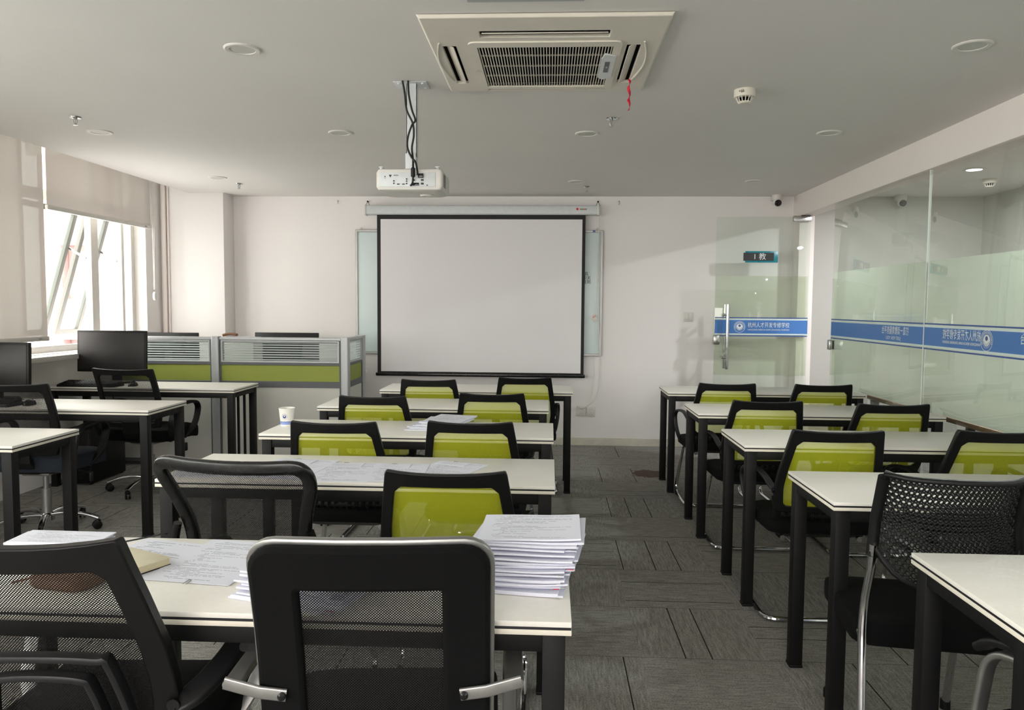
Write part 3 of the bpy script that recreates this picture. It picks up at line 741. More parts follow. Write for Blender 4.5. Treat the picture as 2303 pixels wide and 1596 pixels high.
bm = B(); rng(bm, -.03, .022, -.02, .032, 2.028, 2.105, .003); lathe(bm, [(.007, 0), (.007, .004)], 12, (-.004, -.02, 2.05), axis=Matrix.Rotation(PI/2, 3, 'X')); obj('tilt_joint', bm, 'galv', mt)
bm = B(); rng(bm, -.115, .09, -.03, -.006, 2.018, 2.028, .002); rng(bm, -.115, .09, .05, .074, 2.018, 2.028, .002); rng(bm, -.03, .02, -.03, .074, 2.018, 2.03, .002)
for x in (-.112, .087): tube(bm, [(x, -.018, 2.022), (x+(.01 if x > 0 else -.01), -.018, 2.0095)], .005, 8)
obj('arm_plate', bm, 'galv', mt)
def cable(name, label, pts, r, end=None):
    t = bm = B(); tube(bm, catmull(pts, 8), r, 8); o = obj(name, bm, 'black_rubber'); tag(o, label, 'cable')
    return o
pc = cable('video_cable', 'black cable with ferrite block running down to the lower projector socket', [(-.712, 3.66, 2.438), (-.700, 3.655, 2.38), (-.690, 3.65, 2.30), (-.660, 3.645, 2.235), (-.655, 3.645, 2.18), (-.664, 3.645, 2.12), (-.656, 3.63, 2.06), (-.648, 3.585, 2.0), (-.650, 3.585, 1.95), (-.662, 3.60, 1.936)], .0048)
bm = B(); lathe(bm, [(.005, -.024), (.0105, -.018), (.0105, .018), (.005, .024)], 10, (-.648, 3.585, 1.995)); obj('ferrite_block', bm, 'black_plastic', pc)
cable('power_cable', 'black cable bowing left before the upper projector plug', [(-.685, 3.66, 2.438), (-.680, 3.655, 2.37), (-.665, 3.65, 2.30), (-.648, 3.645, 2.25), (-.664, 3.642, 2.225), (-.682, 3.64, 2.17), (-.684, 3.64, 2.12), (-.664, 3.63, 2.075), (-.640, 3.61, 2.045), (-.630, 3.60, 2.00), (-.630, 3.602, 1.985)], .0048)

# ---------------------------------------------------------------- back wall things
ws = thing('projection_screen', 'white projection screen with black border lowered from a wall case', 'screen', (0, 7.40, 0))
bm = B(); sweep(bm, [(-1.795, .01, 2.295), (.452, .01, 2.295)], rrect(.045, .042, .015, 4), side=(0, 0, 1)); cs = obj('case', bm, 'galv', ws)
for x in (-1.80, .457):
    bm = B(); box(bm, x, .008, 2.295, .022, .092, .102, .01); obj('end_cap', bm, 'white_plastic', cs)
    bm = B(); tube(bm, catmull([(x-.02, .06, 2.345), (x-.008, .075, 2.375), (x, .08, 2.385), (x+.008, .075, 2.375), (x+.02, .06, 2.345)], 4), .002, 6); lathe(bm, [(.008, 0), (.008, .02)], 10, (x, .085, 2.388), axis=Matrix.Rotation(PI/2, 3, 'X')); obj('hook', bm, 'black_metal', cs)
q = text_bm('◆', .03, .0002, frame_mtx((.255, -.0335, 2.302), (1, 0, 0), (0, 0, 1))); obj('emblem', q, 'red', cs)
bm = B(); rng(bm, .28, .345, -.0345, -.033, 2.296, 2.308); obj('maker_plate', bm, 'wood', cs)
def sheet(x0, x1, z0, z1, y, amp, nm, m, par, th):
    bm = B(); surf(bm, lambda u, v: Vector((x0+(x1-x0)*u, y+amp*(math.sin(u*23+1.5*math.sin(v*3))*(1-v)**1.4), z0+(z1-z0)*v)), 60, 24, th); return obj(nm, bm, m, par)
sheet(-1.692, .336, .70, 2.265, 0, .0045, 'border', 'screen_black', ws, .0015)
sheet(-1.656, .306, .722, 2.208, -.0032, .0045, 'projection_surface', 'screen_white', ws, .0008)
bm = B(); box(bm, -.68, 0, .693, 2.06, .022, .034, .008); obj('bottom_bar', bm, 'gloss_plastic', ws)
bm = B(); lathe(bm, [(.009, 0), (.009, .025)], 12, (.352, 0, .695), axis=Matrix.Rotation(PI/2, 3, 'Y')); obj('bar_end', bm, 'alu', ws)

wb = thing('whiteboard', 'grey white whiteboard half hidden behind the projection screen', 'whiteboard', (-.705, 7.478, 0))
bm = B(); rng(bm, -1.20, 1.20, -.008, .010, .905, 2.095); obj('writing_surface', bm, 'board', wb)
bm = B(); holed(bm, [-1.218, 1.218], [.888, 2.113], [(-1.195, 1.195, .912, 2.09)], -.018, .010, lambda u, v, q: (u, q, v)); fr = obj('frame', bm, 'satin', wb, bevel=.003)
bm = B()
for x in (-1.16, 1.16): tube(bm, [(x-.012, -.004, 2.113), (x, -.002, 2.135), (x+.012, -.004, 2.113)], .0025, 6)
obj('hanger', bm, 'steel', fr)
bm = B(); rng(bm, 1.115, 1.14, -.0195, -.018, 2.094, 2.110); obj('maker_sticker', bm, 'navy', fr)
bm = B(); surf(bm, lambda u, v: Vector((.10+.31*u, 7.4665-.006*math.sin(u*3)*v*v, 1.525+.235*v)), 8, 6, .0006); no = obj('wall_notice', bm, 'board'); tag(no, 'pale paper notice taped on the whiteboard at the screen edge', 'notice')
for i, s in enumerate(('使用工具', '后请立即关', '电源，看到')):
    q = text_bm(s, .042, .0002, frame_mtx((.398 if i else .374, 7.4600, 1.688-.039*i), (1, 0, 0), (0, 0, 1)), align='RIGHT'); obj('lettering', q, 'ink', no)

bm = B(); tube(bm, catmull([(.468, 7.43, 2.26), (.466, 7.45, 2.0), (.468, 7.45, 1.6), (.476, 7.45, 1.3), (.492, 7.46, .95), (.494, 7.46, .68), (.470, 7.455, .50), (.43, 7.45, .43), (.38, 7.448, .395), (.335, 7.448, .378), (.300, 7.452, .384)], 6), .005, 8)
bmesh.ops.translate(bm, vec=(0, -7.40, 0), verts=bm.verts[:]); o = obj('power_cord', bm, 'white_cable', ws)
bm = B(); box(bm, .297, .062, .384, .022, .03, .018, .004); obj('plug', bm, 'white_plastic', o)
bm = B(); tube(bm, catmull([(.463, 7.42, 2.26), (.458, 7.43, 1.9), (.450, 7.43, 1.5), (.446, 7.435, 1.30)], 5), .002, 6); o = obj('tag_string', bm, 'white_cable'); tag(o, 'thin string with a white card tag hanging before the whiteboard edge', 'tag')
bm = B(); box(bm, .435, 7.432, 1.262, .05, .003, .066, .001, rot=Matrix.Rotation(-.55, 4, 'Y')); cdt = obj('card_tag', bm, 'white_plastic', o)
q = text_bm('遥控', .02, .0002, frame_mtx((.435, 7.4298, 1.275), (.85, 0, .52), (-.52, 0, .85))); obj('lettering', q, 'red', cdt)

def socket_plate(x, z, label, rot=0.0):
    t = thing('wall_socket', label, 'socket', (x, YB, z), 0, 'wall sockets beside the aisle'); t.rotation_euler = (0, rot, 0)
    bm = B(); box(bm, 0, -.006, 0, .088, .012, .094, .004); box(bm, 0, -.0128, 0, .066, .003, .072, .002); obj('plate', bm, 'white_plastic', t)
    bm = B()
    for dx, dz, r in ((0, -.008, 0), (-.011, -.024, .5), (.011, -.024, -.5), (-.008, .02, 0), (.008, .02, 0)): box(bm, dx, -.0143, dz, .0022, .002, .008, rot=Matrix.Rotation(r, 4, 'Y'))
    obj('slot', bm, 'alu_dark', t)
socket_plate(.321, .341, 'white wall socket with a cord plugged in', .03); socket_plate(.417, .335, 'white wall socket without a plug, under the hanging cord', .03)
t = thing('light_switch', 'white square light switch on the wall left of the glass door', 'switch', (1.352, YB, 1.281))
bm = B(); box(bm, 0, -.006, 0, .088, .012, .09, .004); obj('plate', bm, 'white_plastic', t)
for dx in (-.017, .017): bm = B(); box(bm, dx, -.014, 0, .030, .006, .062, .003); obj('rocker', bm, 'white_plastic', t)
for x, z, l in ((-2.10, 2.395, 'metal wall hook left of the screen case'), (.66, 2.39, 'metal wall hook right of the screen case')):
    bm = B(); lathe(bm, [(.009, 0), (.009, .004), (.004, .005), (.004, .014)], 12, (x, YB, z), axis=Matrix.Rotation(PI/2, 3, 'X')); tube(bm, catmull([(x, YB-.013, z), (x, YB-.018, z-.012), (x, YB-.012, z-.03)], 5), .003, 8)
    o = obj('wall_hook', bm, 'steel'); tag(o, l, 'hook', 'hooks above the screen')

# ---------------------------------------------------------------- workstation partition at the back left
cp = thing('desk_partition', 'grey framed cubicle partition with striped glass and lime green panels', 'partition', (0, 6.25, 0))
def panel(u0, u1, put):
    bm = B(); 
    holed(bm, [u0, u1], [.03, 1.085], [(u0+.022, u1-.022, .895, 1.062), (u0+.012, u1-.012, .728, .862), (u0+.012, u1-.012, .06, .676)], -.02, .02, put); fr = obj('panel_frame', bm, 'alu_dark', cp, bevel=.003)
    bm = B(); holed(bm, [u0-.001, u1+.001], [1.072, 1.096], [], -.024, .024, put); holed(bm, [u0+.012, u1-.012], [.884, 1.070], [(u0+.026, u1-.026, .898, 1.058)], -.022, .022, put); obj('glass_bead', bm, 'alu', fr, bevel=.003)
    bm = B(); holed(bm, [u0+.02, u1-.02], [.885, 1.065], [], -.003, .003, put); obj('glass', bm, 'glass', fr)
    bm = B()
    for i in range(8): z = .903+i*.0205; holed(bm, [u0+.026, u1-.026], [z, z+.0105], [], -.0045, -.0035, put)
    obj('frosted_stripes', bm, 'stripe_frost', fr)
    bm = B(); holed(bm, [u0+.010, u1-.010], [.726, .864], [], -.012, .012, put); obj('green_panel', bm, 'green_panel', fr)
    bm = B(); holed(bm, [u0+.010, u1-.010], [.05, .678], [], -.012, .012, put); obj('lower_panel', bm, 'grey_panel', fr)
fx = lambda u, v, q: (u, q, v); fy = lambda u, v, q: (-1.70-q, u, v)
panel(-3.70, -2.835, fx); panel(-2.765, -1.735, fx); panel(.035, .50, fy)
for x, y in ((-2.80, 0), (-1.70, 0), (-1.70, .535)):
    bm = B(); sweep(bm, [(x, y, .0), (x, y, 1.10)], rrect(.0335, .0335, .012, 4), side=(1, 0, 0)); obj('post', bm, 'alu', cp)
wd = thing('workstation_desk', 'white worktop behind the cubicle partition', 'desk', (-2.70, 6.88, 0))
bm = B(); rng(bm, -.93, .95, -.55, .34, .72, .75, .004); obj('tabletop', bm, 'whitetop', wd)
for x in (-.93, .93): bm = B(); rng(bm, x-.012, x+.012, -.5, .3, 0, .72); obj('leg_panel', bm, 'grey_panel', wd)

def monitor(label, loc, rz, w=.54, h=.32, zb=.09, tilt=.05):
    t = thing('monitor', label, 'monitor', loc, rz, 'desktop monitors')
    R = Matrix.Rotation(-tilt, 4, 'X')
    bm = B(); box(bm, 0, 0, zb+h/2, w, .03, h, .006, rot=R); box(bm, 0, .028, zb+h/2, w*.55, .04, h*.55, .015, rot=R); hs = obj('housing', bm, 'black_plastic', t)
    bm = B(); box(bm, 0, -.0162, zb+h/2+.004, w-.03, .002, h-.04, .0006, rot=R); obj('display', bm, 'monitor', t)
    bm = B(); box(bm, 0, .06, zb/2+.06, .07, .02, zb+.12, .005); obj('neck', bm, 'black_plastic', t)
    bm = B(); sweep(bm, [(0, .05, 0.0005), (0, .05, .012)], rrect(.12, .085, .05, 5), side=(1, 0, 0)); obj('foot', bm, 'gloss_plastic', t)
    return t
monitor('large dark monitor standing on the desk before the cubicle partition', (-3.385, 5.72, .75), .03)
monitor('dark monitor cut off by the left edge of the photo', (-3.535, 4.62, .75), .0, .53, .30, .07)
monitor('dark monitor standing behind the striped glass, its top showing over the partition', (-2.44, 6.95, .75), PI, .60, .285, .075, .0)
monitor('monitor behind the partition near the window, mostly hidden', (-3.42, 6.72, .75), PI, .5, .285, .075)

pl = thing('paper_tray', 'white tray of papers peeking over the partition', 'tray', (-2.72, 6.62, .75))
bm = B(); rng(bm, -.13, .13, -.1, .12, 0, .315, .004); obj('tray_body', bm, 'white_plastic', pl)
bm = B(); rng(bm, -.10, .12, -.09, .11, .315, .328); obj('papers', bm, 'paperedge', pl)
bm = B(); P = catmull([(-2.88, 6.56, 1.094), (-2.85, 6.57, 1.104), (-2.80, 6.58, 1.107), (-2.76, 6.58, 1.100)], 4); sweep(bm, P, circ(.026, 10, .012), side=(0, 1, 0)); o = obj('brown_pouch', bm, 'brown'); tag(o, 'brown leather pouch on the tray behind the cubicle post', 'pouch')

def keyboard(label, loc, rz):
    t = thing('keyboard', label, 'keyboard', loc, rz, 'computer keyboards')
    bm = B(); surf(bm, lambda u, v: Vector(((u-.5)*.44, (v-.5)*.15, .016+.012*v)), 2, 2, .0, thdir=(0, 0, -1)); bm.free()
    bm = B(); hull([(0, rp(.22, .075, .012)), (.012, rp(.22, .075, .012)), (.018, rp(.216, .071, .012))], bm); obj('base', bm, 'black_plastic', t)
    bm = B()
    for j in range(6):
        for i in range(21): box(bm, -.20+i*.02, -.052+j*.021, .0215+.0015*j, .0165, .0165, .007+.003*j, .002, seg=1)
    obj('keys', bm, 'gloss_plastic', t)
    bm = B(); tube(bm, catmull([(.02, .075, .010), (.05, .13, .012), (-.03, .18, .006), (.06, .26, .006)], 6), .0022, 6); obj('lead', bm, 'black_rubber', t)
def mouse(label, loc, rz):
    t = thing('mouse', label, 'mouse', loc, rz, 'computer mice')
    bm = B(); bmesh.ops.create_uvsphere(bm, u_segments=20, v_segments=12, radius=1, matrix=Matrix.Diagonal((.031, .056, .034, 1)))
    for v in bm.verts: v.co.z = max(v.co.z, 0)
    obj('shell', bm, 'gloss_plastic', t)
    bm = B(); lathe(bm, [(.007, -.003), (.007, .003)], 12, (0, .03, .027), axis=Matrix.Rotation(PI/2, 3, 'Y')); obj('wheel', bm, 'dark_plastic', t)
keyboard('black keyboard on the desk before the cubicle partition', (-3.43, 5.50, .7505), 0); mouse('black mouse beside the keyboard before the partition', (-3.13, 5.545, .7505), .1)
keyboard('black keyboard on the middle left desk by the window', (-3.42, 4.40, .7505), -.05); mouse('black mouse on the middle left desk by the window', (-3.155, 4.44, .7505), .15)

# ---------------------------------------------------------------- desks
def make_desk(name, W=1.42, D=.47):
    t = thing(name, '', 'desk')
    bm = B(); rng(bm, -W/2, W/2, -D/2, D/2, .7385, .75, .0015, 0); rng(bm, -W/2+.001, W/2-.001, -D/2+.001, D/2-.001, .7330, .7386, 0, 2); rng(bm, -W/2, W/2, -D/2, D/2, .722, .7331, .0012, 1)
    obj('tabletop', bm, ['whitetop', 'topedge', 'black_core'], t)
    bm = B(); ix, iy = W/2-.035, D/2-.032
    for s in (-1, 1): rng(bm, -ix+.022, ix-.022, s*iy-.018 if s > 0 else -iy-.018, s*iy+.018 if s > 0 else -iy+.018, .682, .722, .001)
    for s in (-1, 1): rng(bm, s*ix-.02, s*ix+.02, -iy, iy, .682, .722, .001)
    obj('frame', bm, 'black_metal', t)
    for sx in (-1, 1):
        for sy in (-1, 1):
            bm = B(); box(bm, sx*ix, sy*iy, .367, .046, .046, .71, .002); box(bm, sx*ix, sy*iy, .006, .05, .05, .012, .003); obj('leg', bm, 'black_metal', t)
    return t
DG = 'two seater training desks'
desk = make_desk('training_desk')
ROW = ['front row nearest the screen', 'second row from the screen', 'third row from the screen', 'fourth row from the screen', 'fifth row nearest the camera']
RIGHT = [(1.585, 5.825), (1.59, 4.715), (1.60, 3.69), (1.63, 2.69), (1.642, 1.722)]
LEFT = [(-.535, 5.74), (-.71, 4.80), (-.685, 3.795), (-.685, 2.83), (-.66, 1.70)]
first = True
for side, L in (('right', RIGHT), ('centre', LEFT)):
    for i, (x, y) in enumerate(L):
        lab = 'white topped black legged desk in the %s column, %s' % (side, ROW[i])
        if first: desk.location = (x, y, 0); desk['label'] = lab; desk['group'] = DG; first = False
        else: dup(desk, lab, (x, y, 0), 0, DG)
comp = []
for x, y, lab in ((-3.03, 3.38, 'white topped desk end at the left photo edge, nearest of the window side desks'), (-3.035, 4.505, 'white topped window side desk carrying the cropped monitor, keyboard and mouse'), (-3.01, 5.65, 'white topped window side desk against the cubicle partition')):
    comp.append(dup(desk, lab, (x, y, 0), 0, 'window side computer desks'))
bm = B()
for x in (.555, .605): rng(bm, x-.008, x+.008, .20, .216, .0, .70)
obj('support_post', bm, 'black_metal', comp[2])
t = thing('computer_tower', 'black computer tower in the dark under the desk by the partition', 'computer', (-3.53, 5.72, 0))
bm = B(); box(bm, 0, 0, .22, .19, .46, .42, .006); box(bm, -.07, -.2, .005, .02, .03, .01); box(bm, .07, .2, .005, .02, .03, .01); box(bm, .07, -.2, .005, .02, .03, .01); box(bm, -.07, .2, .005, .02, .03, .01); obj('case', bm, 'black_plastic', t)
bm = B(); box(bm, 0, -.232, .22, .17, .006, .40, .003); obj('front_cover', bm, 'gloss_plastic', t)

# ---------------------------------------------------------------- chairs
def lerp_tab(tab, z):
    if z <= tab[0][0]: return tab[0][1]
    for (a, p), (b, q) in zip(tab, tab[1:]):
        if z <= b: return p+(q-p)*(z-a)/(b-a)
    return tab[-1][1]

def outline(zs, hw, inset=0.0):
    """closed (x,z) outline going up the right side and down the left"""
    R = [(lerp_tab(hw, z)-inset, z) for z in zs]
    return R, [(-x, z) for x, z in reversed(R)]

def seat_bm(w, d, z, th, y0=0.0, front=.03, crown=.012):
    """upholstered cushion with rounded outline, crowned top and dropped front edge"""
    bm = B(); o = rrect(w/2, d/2, .06, 5); prof = [(.0, .985), (.25, 1.0), (.75, 1.0), (.93, .985), (1.0, .95)]
    L = []
    drop = lambda y: -front*max(0, (y/(d/2)-.35)/.65)**2
    for h, s in prof: L.append([bm.verts.new((p[0]*s, p[1]*s+y0, z-th+th*h+drop(p[1]))) for p in o])
    for s in (.75, .4): L.append([bm.verts.new((p[0]*s, p[1]*s+y0, z+crown*(1-s*s)+drop(p[1]*s))) for p in o])
    for a, b in zip(L, L[1:]):
        for i in range(len(a)): bm.faces.new((a[i], a[(i+1) % len(a)], b[(i+1) % len(a)], b[i]))
    bm.faces.new(L[0][::-1]); bm.faces.new(L[-1])
    return bm

def net_back(t, hw, yt, ztop, zbot, top_bar, side_bar, bot_bar, th, frame_mat, mesh_mat, dish=.02, corner=.004, slots=True, zlow=None):
    """bent frame + stretched net (+ slotted lower shell)"""
    def fn(x, z):
        k = lerp_tab(hw, z); return (x, lerp_tab(yt, z)-dish*(1-(x/max(k, .01))**2), z)
    n = 14
    zo = [zbot+(ztop-corner-zbot)*i/n for i in range(n+1)]; zi = [zbot+bot_bar+(ztop-top_bar-.02-zbot-bot_bar)*i/n for i in range(n+1)]
    outR = [(lerp_tab(hw, z), z) for z in zo]; inR = [(lerp_tab(hw, z)-side_bar, z) for z in zi]
    k = 8
    wt, wi = lerp_tab(hw, ztop)-corner, lerp_tab(hw, ztop-top_bar)-side_bar-.018
    outT = [(wt*(1-2*i/k), ztop+.009*abs(2*i/k-1)**2.5) for i in range(k+1)]; inT = [(wi*(1-2*i/k), ztop-top_bar) for i in range(k+1)]
    wb, wj = lerp_tab(hw, zbot)-corner, lerp_tab(hw, zbot+bot_bar)-side_bar-.015
    outB = [(wb*(2*i/k-1), zbot-.004) for i in range(k+1)]; inB = [(wj*(2*i/k-1), zbot+bot_bar-.012) for i in range(k+1)]
    mir = lambda R: [(-x, z) for x, z in reversed(R)]
    bm = B(); ringplate(bm, outR+outT+mir(outR)+outB, inR+inT+mir(inR)+inB, fn, th)
    obj('back_frame', bm, frame_mat, t, bevel=min(.004, th*.3))
    bm = B(); m = .006
    za, zb_ = zbot+bot_bar-.015, ztop-top_bar+m
    def mf(u, v):
        z = za+(zb_-za)*v; hw_ = lerp_tab(hw, z)-side_bar+m; x = hw_*(2*u-1); p = fn(x, z); return Vector((p[0], p[1]-th*.5, p[2]))
    wmax = max(q[1] for q in hw)
    surf(bm, mf, 14, 14, 0, uvfn=lambda u, v: ((2*u-1)*(lerp_tab(hw, za+(zb_-za)*v)-side_bar), (zb_-za)*v))
    obj('back_mesh', bm, mesh_mat, t, recalc=False)
    return fn

def arm_loop(t, s, mat, pts, a=.021, b=.008):
    bm = B(); P = catmull([(s*x, y, z) for x, y, z in pts], 6); sweep(bm, P, rrect(a, b, .006, 3), side=(1, 0, 0)); return obj('armrest', bm, mat, t)

def sled(t, x, yf, yb, zs, r=.0115, mat='chrome', splay=.03):
    """chrome cantilever frame: seat rail, front uprights, floor skids joined behind"""
    bm = B()
    pts = [(x-.05, -.16, zs), (x-.03, yf-.02, zs), (x+splay, yf+.02, r), (x+splay, yb, r), (-x-splay, yb, r), (-x-splay, yf+.02, r), (-x+.03, yf-.02, zs), (-x+.05, -.16, zs)]
    tube(bm, fillet(pts, .07, 5), r, 10); return obj('sled_base', bm, mat, t)

def make_green(name, mesh_mat='green_mesh'):
    t = thing(name, '', 'chair')
    hw = [(.40, .150), (.46, .190), (.53, .214), (.60, .220), (.68, .214), (.78, .199), (.87, .185)]
    yt = [(.40, -.13), (.50, -.165), (.62, -.195), (.75, -.25), (.87, -.30)]
    fn = net_back(t, hw, yt, .866, .50, .044, .035, .035, .026, 'black_plastic', mesh_mat)
    # slotted lower shell that turns into the seat pan
    bm = B(); nb = 11
    for i in range(nb):
        x = -.150+.30*i/(nb-1)
        sweep(bm, [fn(x*1.05, .515), fn(x, .46), (x*.97, -.135, .405)], rrect(.0085, .006, .003, 2), side=(1, 0, 0))
    sweep(bm, [fn(-.185, .478), fn(0, .478), fn(.185, .478)][:2]+[fn(.185, .478)], rrect(.010, .008, .003, 2), side=(0, 0, 1))
    for s in (-1, 1): sweep(bm, catmull([fn(s*.205, .56), fn(s*.192, .48), (s*.185, -.12, .41), (s*.18, .02, .385)], 4), rrect(.017, .011, .005, 2), side=(1, 0, 0))
    sweep(bm, [(-.185, -.13, .40), (.185, -.13, .40)], rrect(.022, .014, .005, 2), side=(0, 0, 1))
    obj('slotted_shell', bm, 'black_plastic', t)
    obj('seat', seat_bm(.46, .45, .455, .055, .03, .03), 'fabric', t)
    bm = B(); hull([(.372, rp(.17, .17, .05, 0, .03)), (.40, rp(.222, .215, .06, 0, .03)), (.405, rp(.222, .215, .06, 0, .03))], bm); obj('seat_pan', bm, 'black_plastic', t)
    for s in (-1, 1):
        a = arm_loop(t, s, 'dark_plastic', [(.208, -.205, .592), (.220, -.175, .600), (.228, -.10, .628), (.230, .02, .638), (.246, .13, .628), (.252, .19, .595), (.250, .195, .54), (.240, .17, .47), (.222, .13, .415), (.19, .10, .393)], .014)
        bm = B(); lathe(bm, [(.012, 0), (.012, .006)], 12, (s*.222, -.205, .592), axis=Matrix.Rotation(s*PI/2, 3, 'Y')); obj('bolt', bm, 'gloss_plastic', a)
    sled(t, .215, .22, -.17, .372, splay=.02)
    return t

G = make_green('mesh_back_chair'); GG = 'lime green mesh back chairs'
GREEN = [(-.815, 5.10, 'lime green mesh chair at the front row centre desk, left seat'), (-.175, 5.33, 'lime green mesh chair at the front row centre desk, right seat by the aisle'),
         (-.967, 4.13, 'lime green mesh chair at the second row centre desk, left seat'), (-.33, 4.33, 'lime green mesh chair at the second row centre desk, right seat'),
         (-.92, 3.20, 'lime green mesh chair at the third row centre desk, left seat near the paper cup'), (-.333, 3.255, 'lime green mesh chair at the third row centre desk, right seat beside the paper bundle'),
         (-.312, 2.27, 'lime green mesh chair at the centre desk with laid out exam papers, right seat'),
         (1.18, 5.08, 'lime green mesh chair at the front row right desk, left seat'), (1.80, 5.08, 'lime green mesh chair at the front row right desk, right seat by the glass'),
         (1.184, 4.15, 'lime green mesh chair at the second row right desk, left seat by the aisle'), (1.81, 4.08, 'lime green mesh chair at the second row right desk, right seat'),
         (1.19, 3.17, 'lime green mesh chair at the third row right desk, left seat with armrest showing'), (1.885, 3.22, 'lime green mesh chair at the third row right desk, cut by the right photo edge')]
for i, (x, y, lab) in enumerate(GREEN):
    rz = (.0, .02, -.01, .015, .0, -.015, .01)[i % 7]
    if i == 0: G.location = (x, y+.30, 0); G['label'] = lab; G['group'] = GG
    else: dup(G, lab, (x, y+.30, 0), rz, GG)

# black mesh chair with lumbar rings, front left
t = thing('lumbar_mesh_chair', 'black mesh armchair with plastic lumbar rings at the bottom left corner', 'chair', (-.965, 1.60, 0), .06)
hw = [(.40, .16), (.50, .215), (.60, .232), (.72, .228), (.82, .212), (.92, .192), (.945, .188)]
yt = [(.40, -.11), (.52, -.15), (.65, -.185), (.80, -.245), (.945, -.30)]
fn = net_back(t, hw, yt, .945, .43, .052, .046, .05, .030, 'black_plastic', 'black_mesh', .028)
for k, (w2, z0, z1) in enumerate(((.158, .49, .712), (.108, .52, .668))):
    bm = B(); P = [(-w2*.80, z0), (-w2, z0+.03), (-w2*.86, z1-.02), (-w2*.70, z1), (0, z1+.008), (w2*.70, z1), (w2*.86, z1-.02), (w2, z0+.03), (w2*.80, z0), (0, z0-.008)]
    pts = catmull([Vector(fn(x, z))+Vector((0, -.045, 0)) for x, z in P], 5, True); sweep(bm, pts, rrect(.014, .007, .004, 2), True, side=(0, 1, 0))
    obj('lumbar_ring', bm, 'dark_plastic', t)
bm = B(); sweep(bm, [Vector(fn(0, .55))+Vector((0, -.04, 0)), Vector(fn(0, .46))+Vector((0, -.04, 0)), (0, -.14, .40), (0, .0, .385)], rrect(.05, .012, .005, 2), side=(1, 0, 0)); obj('back_spine', bm, 'black_plastic', t)
obj('seat', seat_bm(.50, .48, .47, .065, .06, .03), 'fabric', t)
bm = B(); hull([(.375, rp(.18, .18, .05, 0, .05)), (.405, rp(.24, .225, .06, 0, .06)), (.412, rp(.24, .225, .06, 0, .06))], bm); obj('seat_pan', bm, 'black_plastic', t)
for s in (-1, 1):
    a = arm_loop(t, s, 'dark_plastic', [(.222, -.19, .585), (.25, -.175, .592), (.282, -.09, .618), (.292, .04, .640), (.292, .16, .645), (.288, .20, .632)], .026, .010)
    arm2 = B(); sweep(arm2, catmull([(s*.290, .185, .635), (s*.286, .18, .56), (s*.276, .14, .47), (s*.24, .10, .405)], 5), rrect(.018, .008, .004, 2), side=(1, 0, 0)); obj('arm_support', arm2, 'satin', a)
    bm = B(); lathe(bm, [(.013, 0), (.013, .006)], 12, (s*.225, -.205, .587), axis=Matrix.Rotation(PI/2, 3, 'X')); obj('bolt', bm, 'gloss_plastic', a)
sled(t, .25, .24, -.18, .372)

# black waisted mesh chair, fourth row
t = thing('waisted_mesh_chair', 'glossy black mesh chair with flared top corners at the exam paper desk', 'chair', (-.925, 2.52, 0), -.13)
hw = [(.40, .15), (.48, .175), (.56, .186), (.66, .196), (.74, .213), (.82, .238), (.88, .247)]
yt = [(.40, -.14), (.52, -.18), (.65, -.195), (.78, -.235), (.88, -.29)]
def fn(x, z):
    k = lerp_tab(hw, z); return (x, lerp_tab(yt, z)-.03*(1-(x/max(k, .01))**2), z)
P = [(.0, .882), (.12, .884), (.205, .887), (.236, .874), (.245, .845), (.236, .80), (.213, .735), (.196, .66), (.186, .56), (.176, .49), (.14, .445), (0, .435)]
P = P+[(-x, z) for x, z in reversed(P[1:-1])]
bm = B(); sweep(bm, catmull([fn(*p) for p in P], 5, True), rrect(.013, .021, .009, 3), True, side=(0, 1, 0)); obj('back_frame', bm, 'gloss_plastic', t)
bm = B(); surf(bm, lambda u, v: Vector(fn((lerp_tab(hw, .45+.425*v)-.010)*(2*u-1), .45+.425*v)), 16, 18, 0, uvfn=lambda u, v: ((2*u-1)*(lerp_tab(hw, .45+.425*v)), .43*v)); obj('back_mesh', bm, 'black_mesh', t, recalc=False)
for s in (-1, 1):
    bm = B(); tube(bm, catmull([(s*.205, -.15, .36), (s*.232, -.195, .48), (s*.242, -.215, .60), (s*.225, -.225, .675)], 6), .013, 10); obj('back_upright', bm, 'gloss_plastic', t)
    arm_loop(t, s, 'gloss_plastic', [(.228, -.20, .45), (.286, -.19, .47), (.305, -.12, .505), (.310, .0, .520), (.306, .12, .518), (.296, .17, .495), (.27, .15, .44), (.20, .12, .395)])
obj('seat', seat_bm(.47, .46, .455, .06, .04, .03), 'fabric', t)
bm = B(); hull([(.365, rp(.17, .17, .05, 0, .03)), (.395, rp(.222, .215, .06, 0, .04)), (.40, rp(.222, .215, .06, 0, .04))], bm); obj('seat_pan', bm, 'black_plastic', t)
sled(t, .235, .23, -.17, .365)

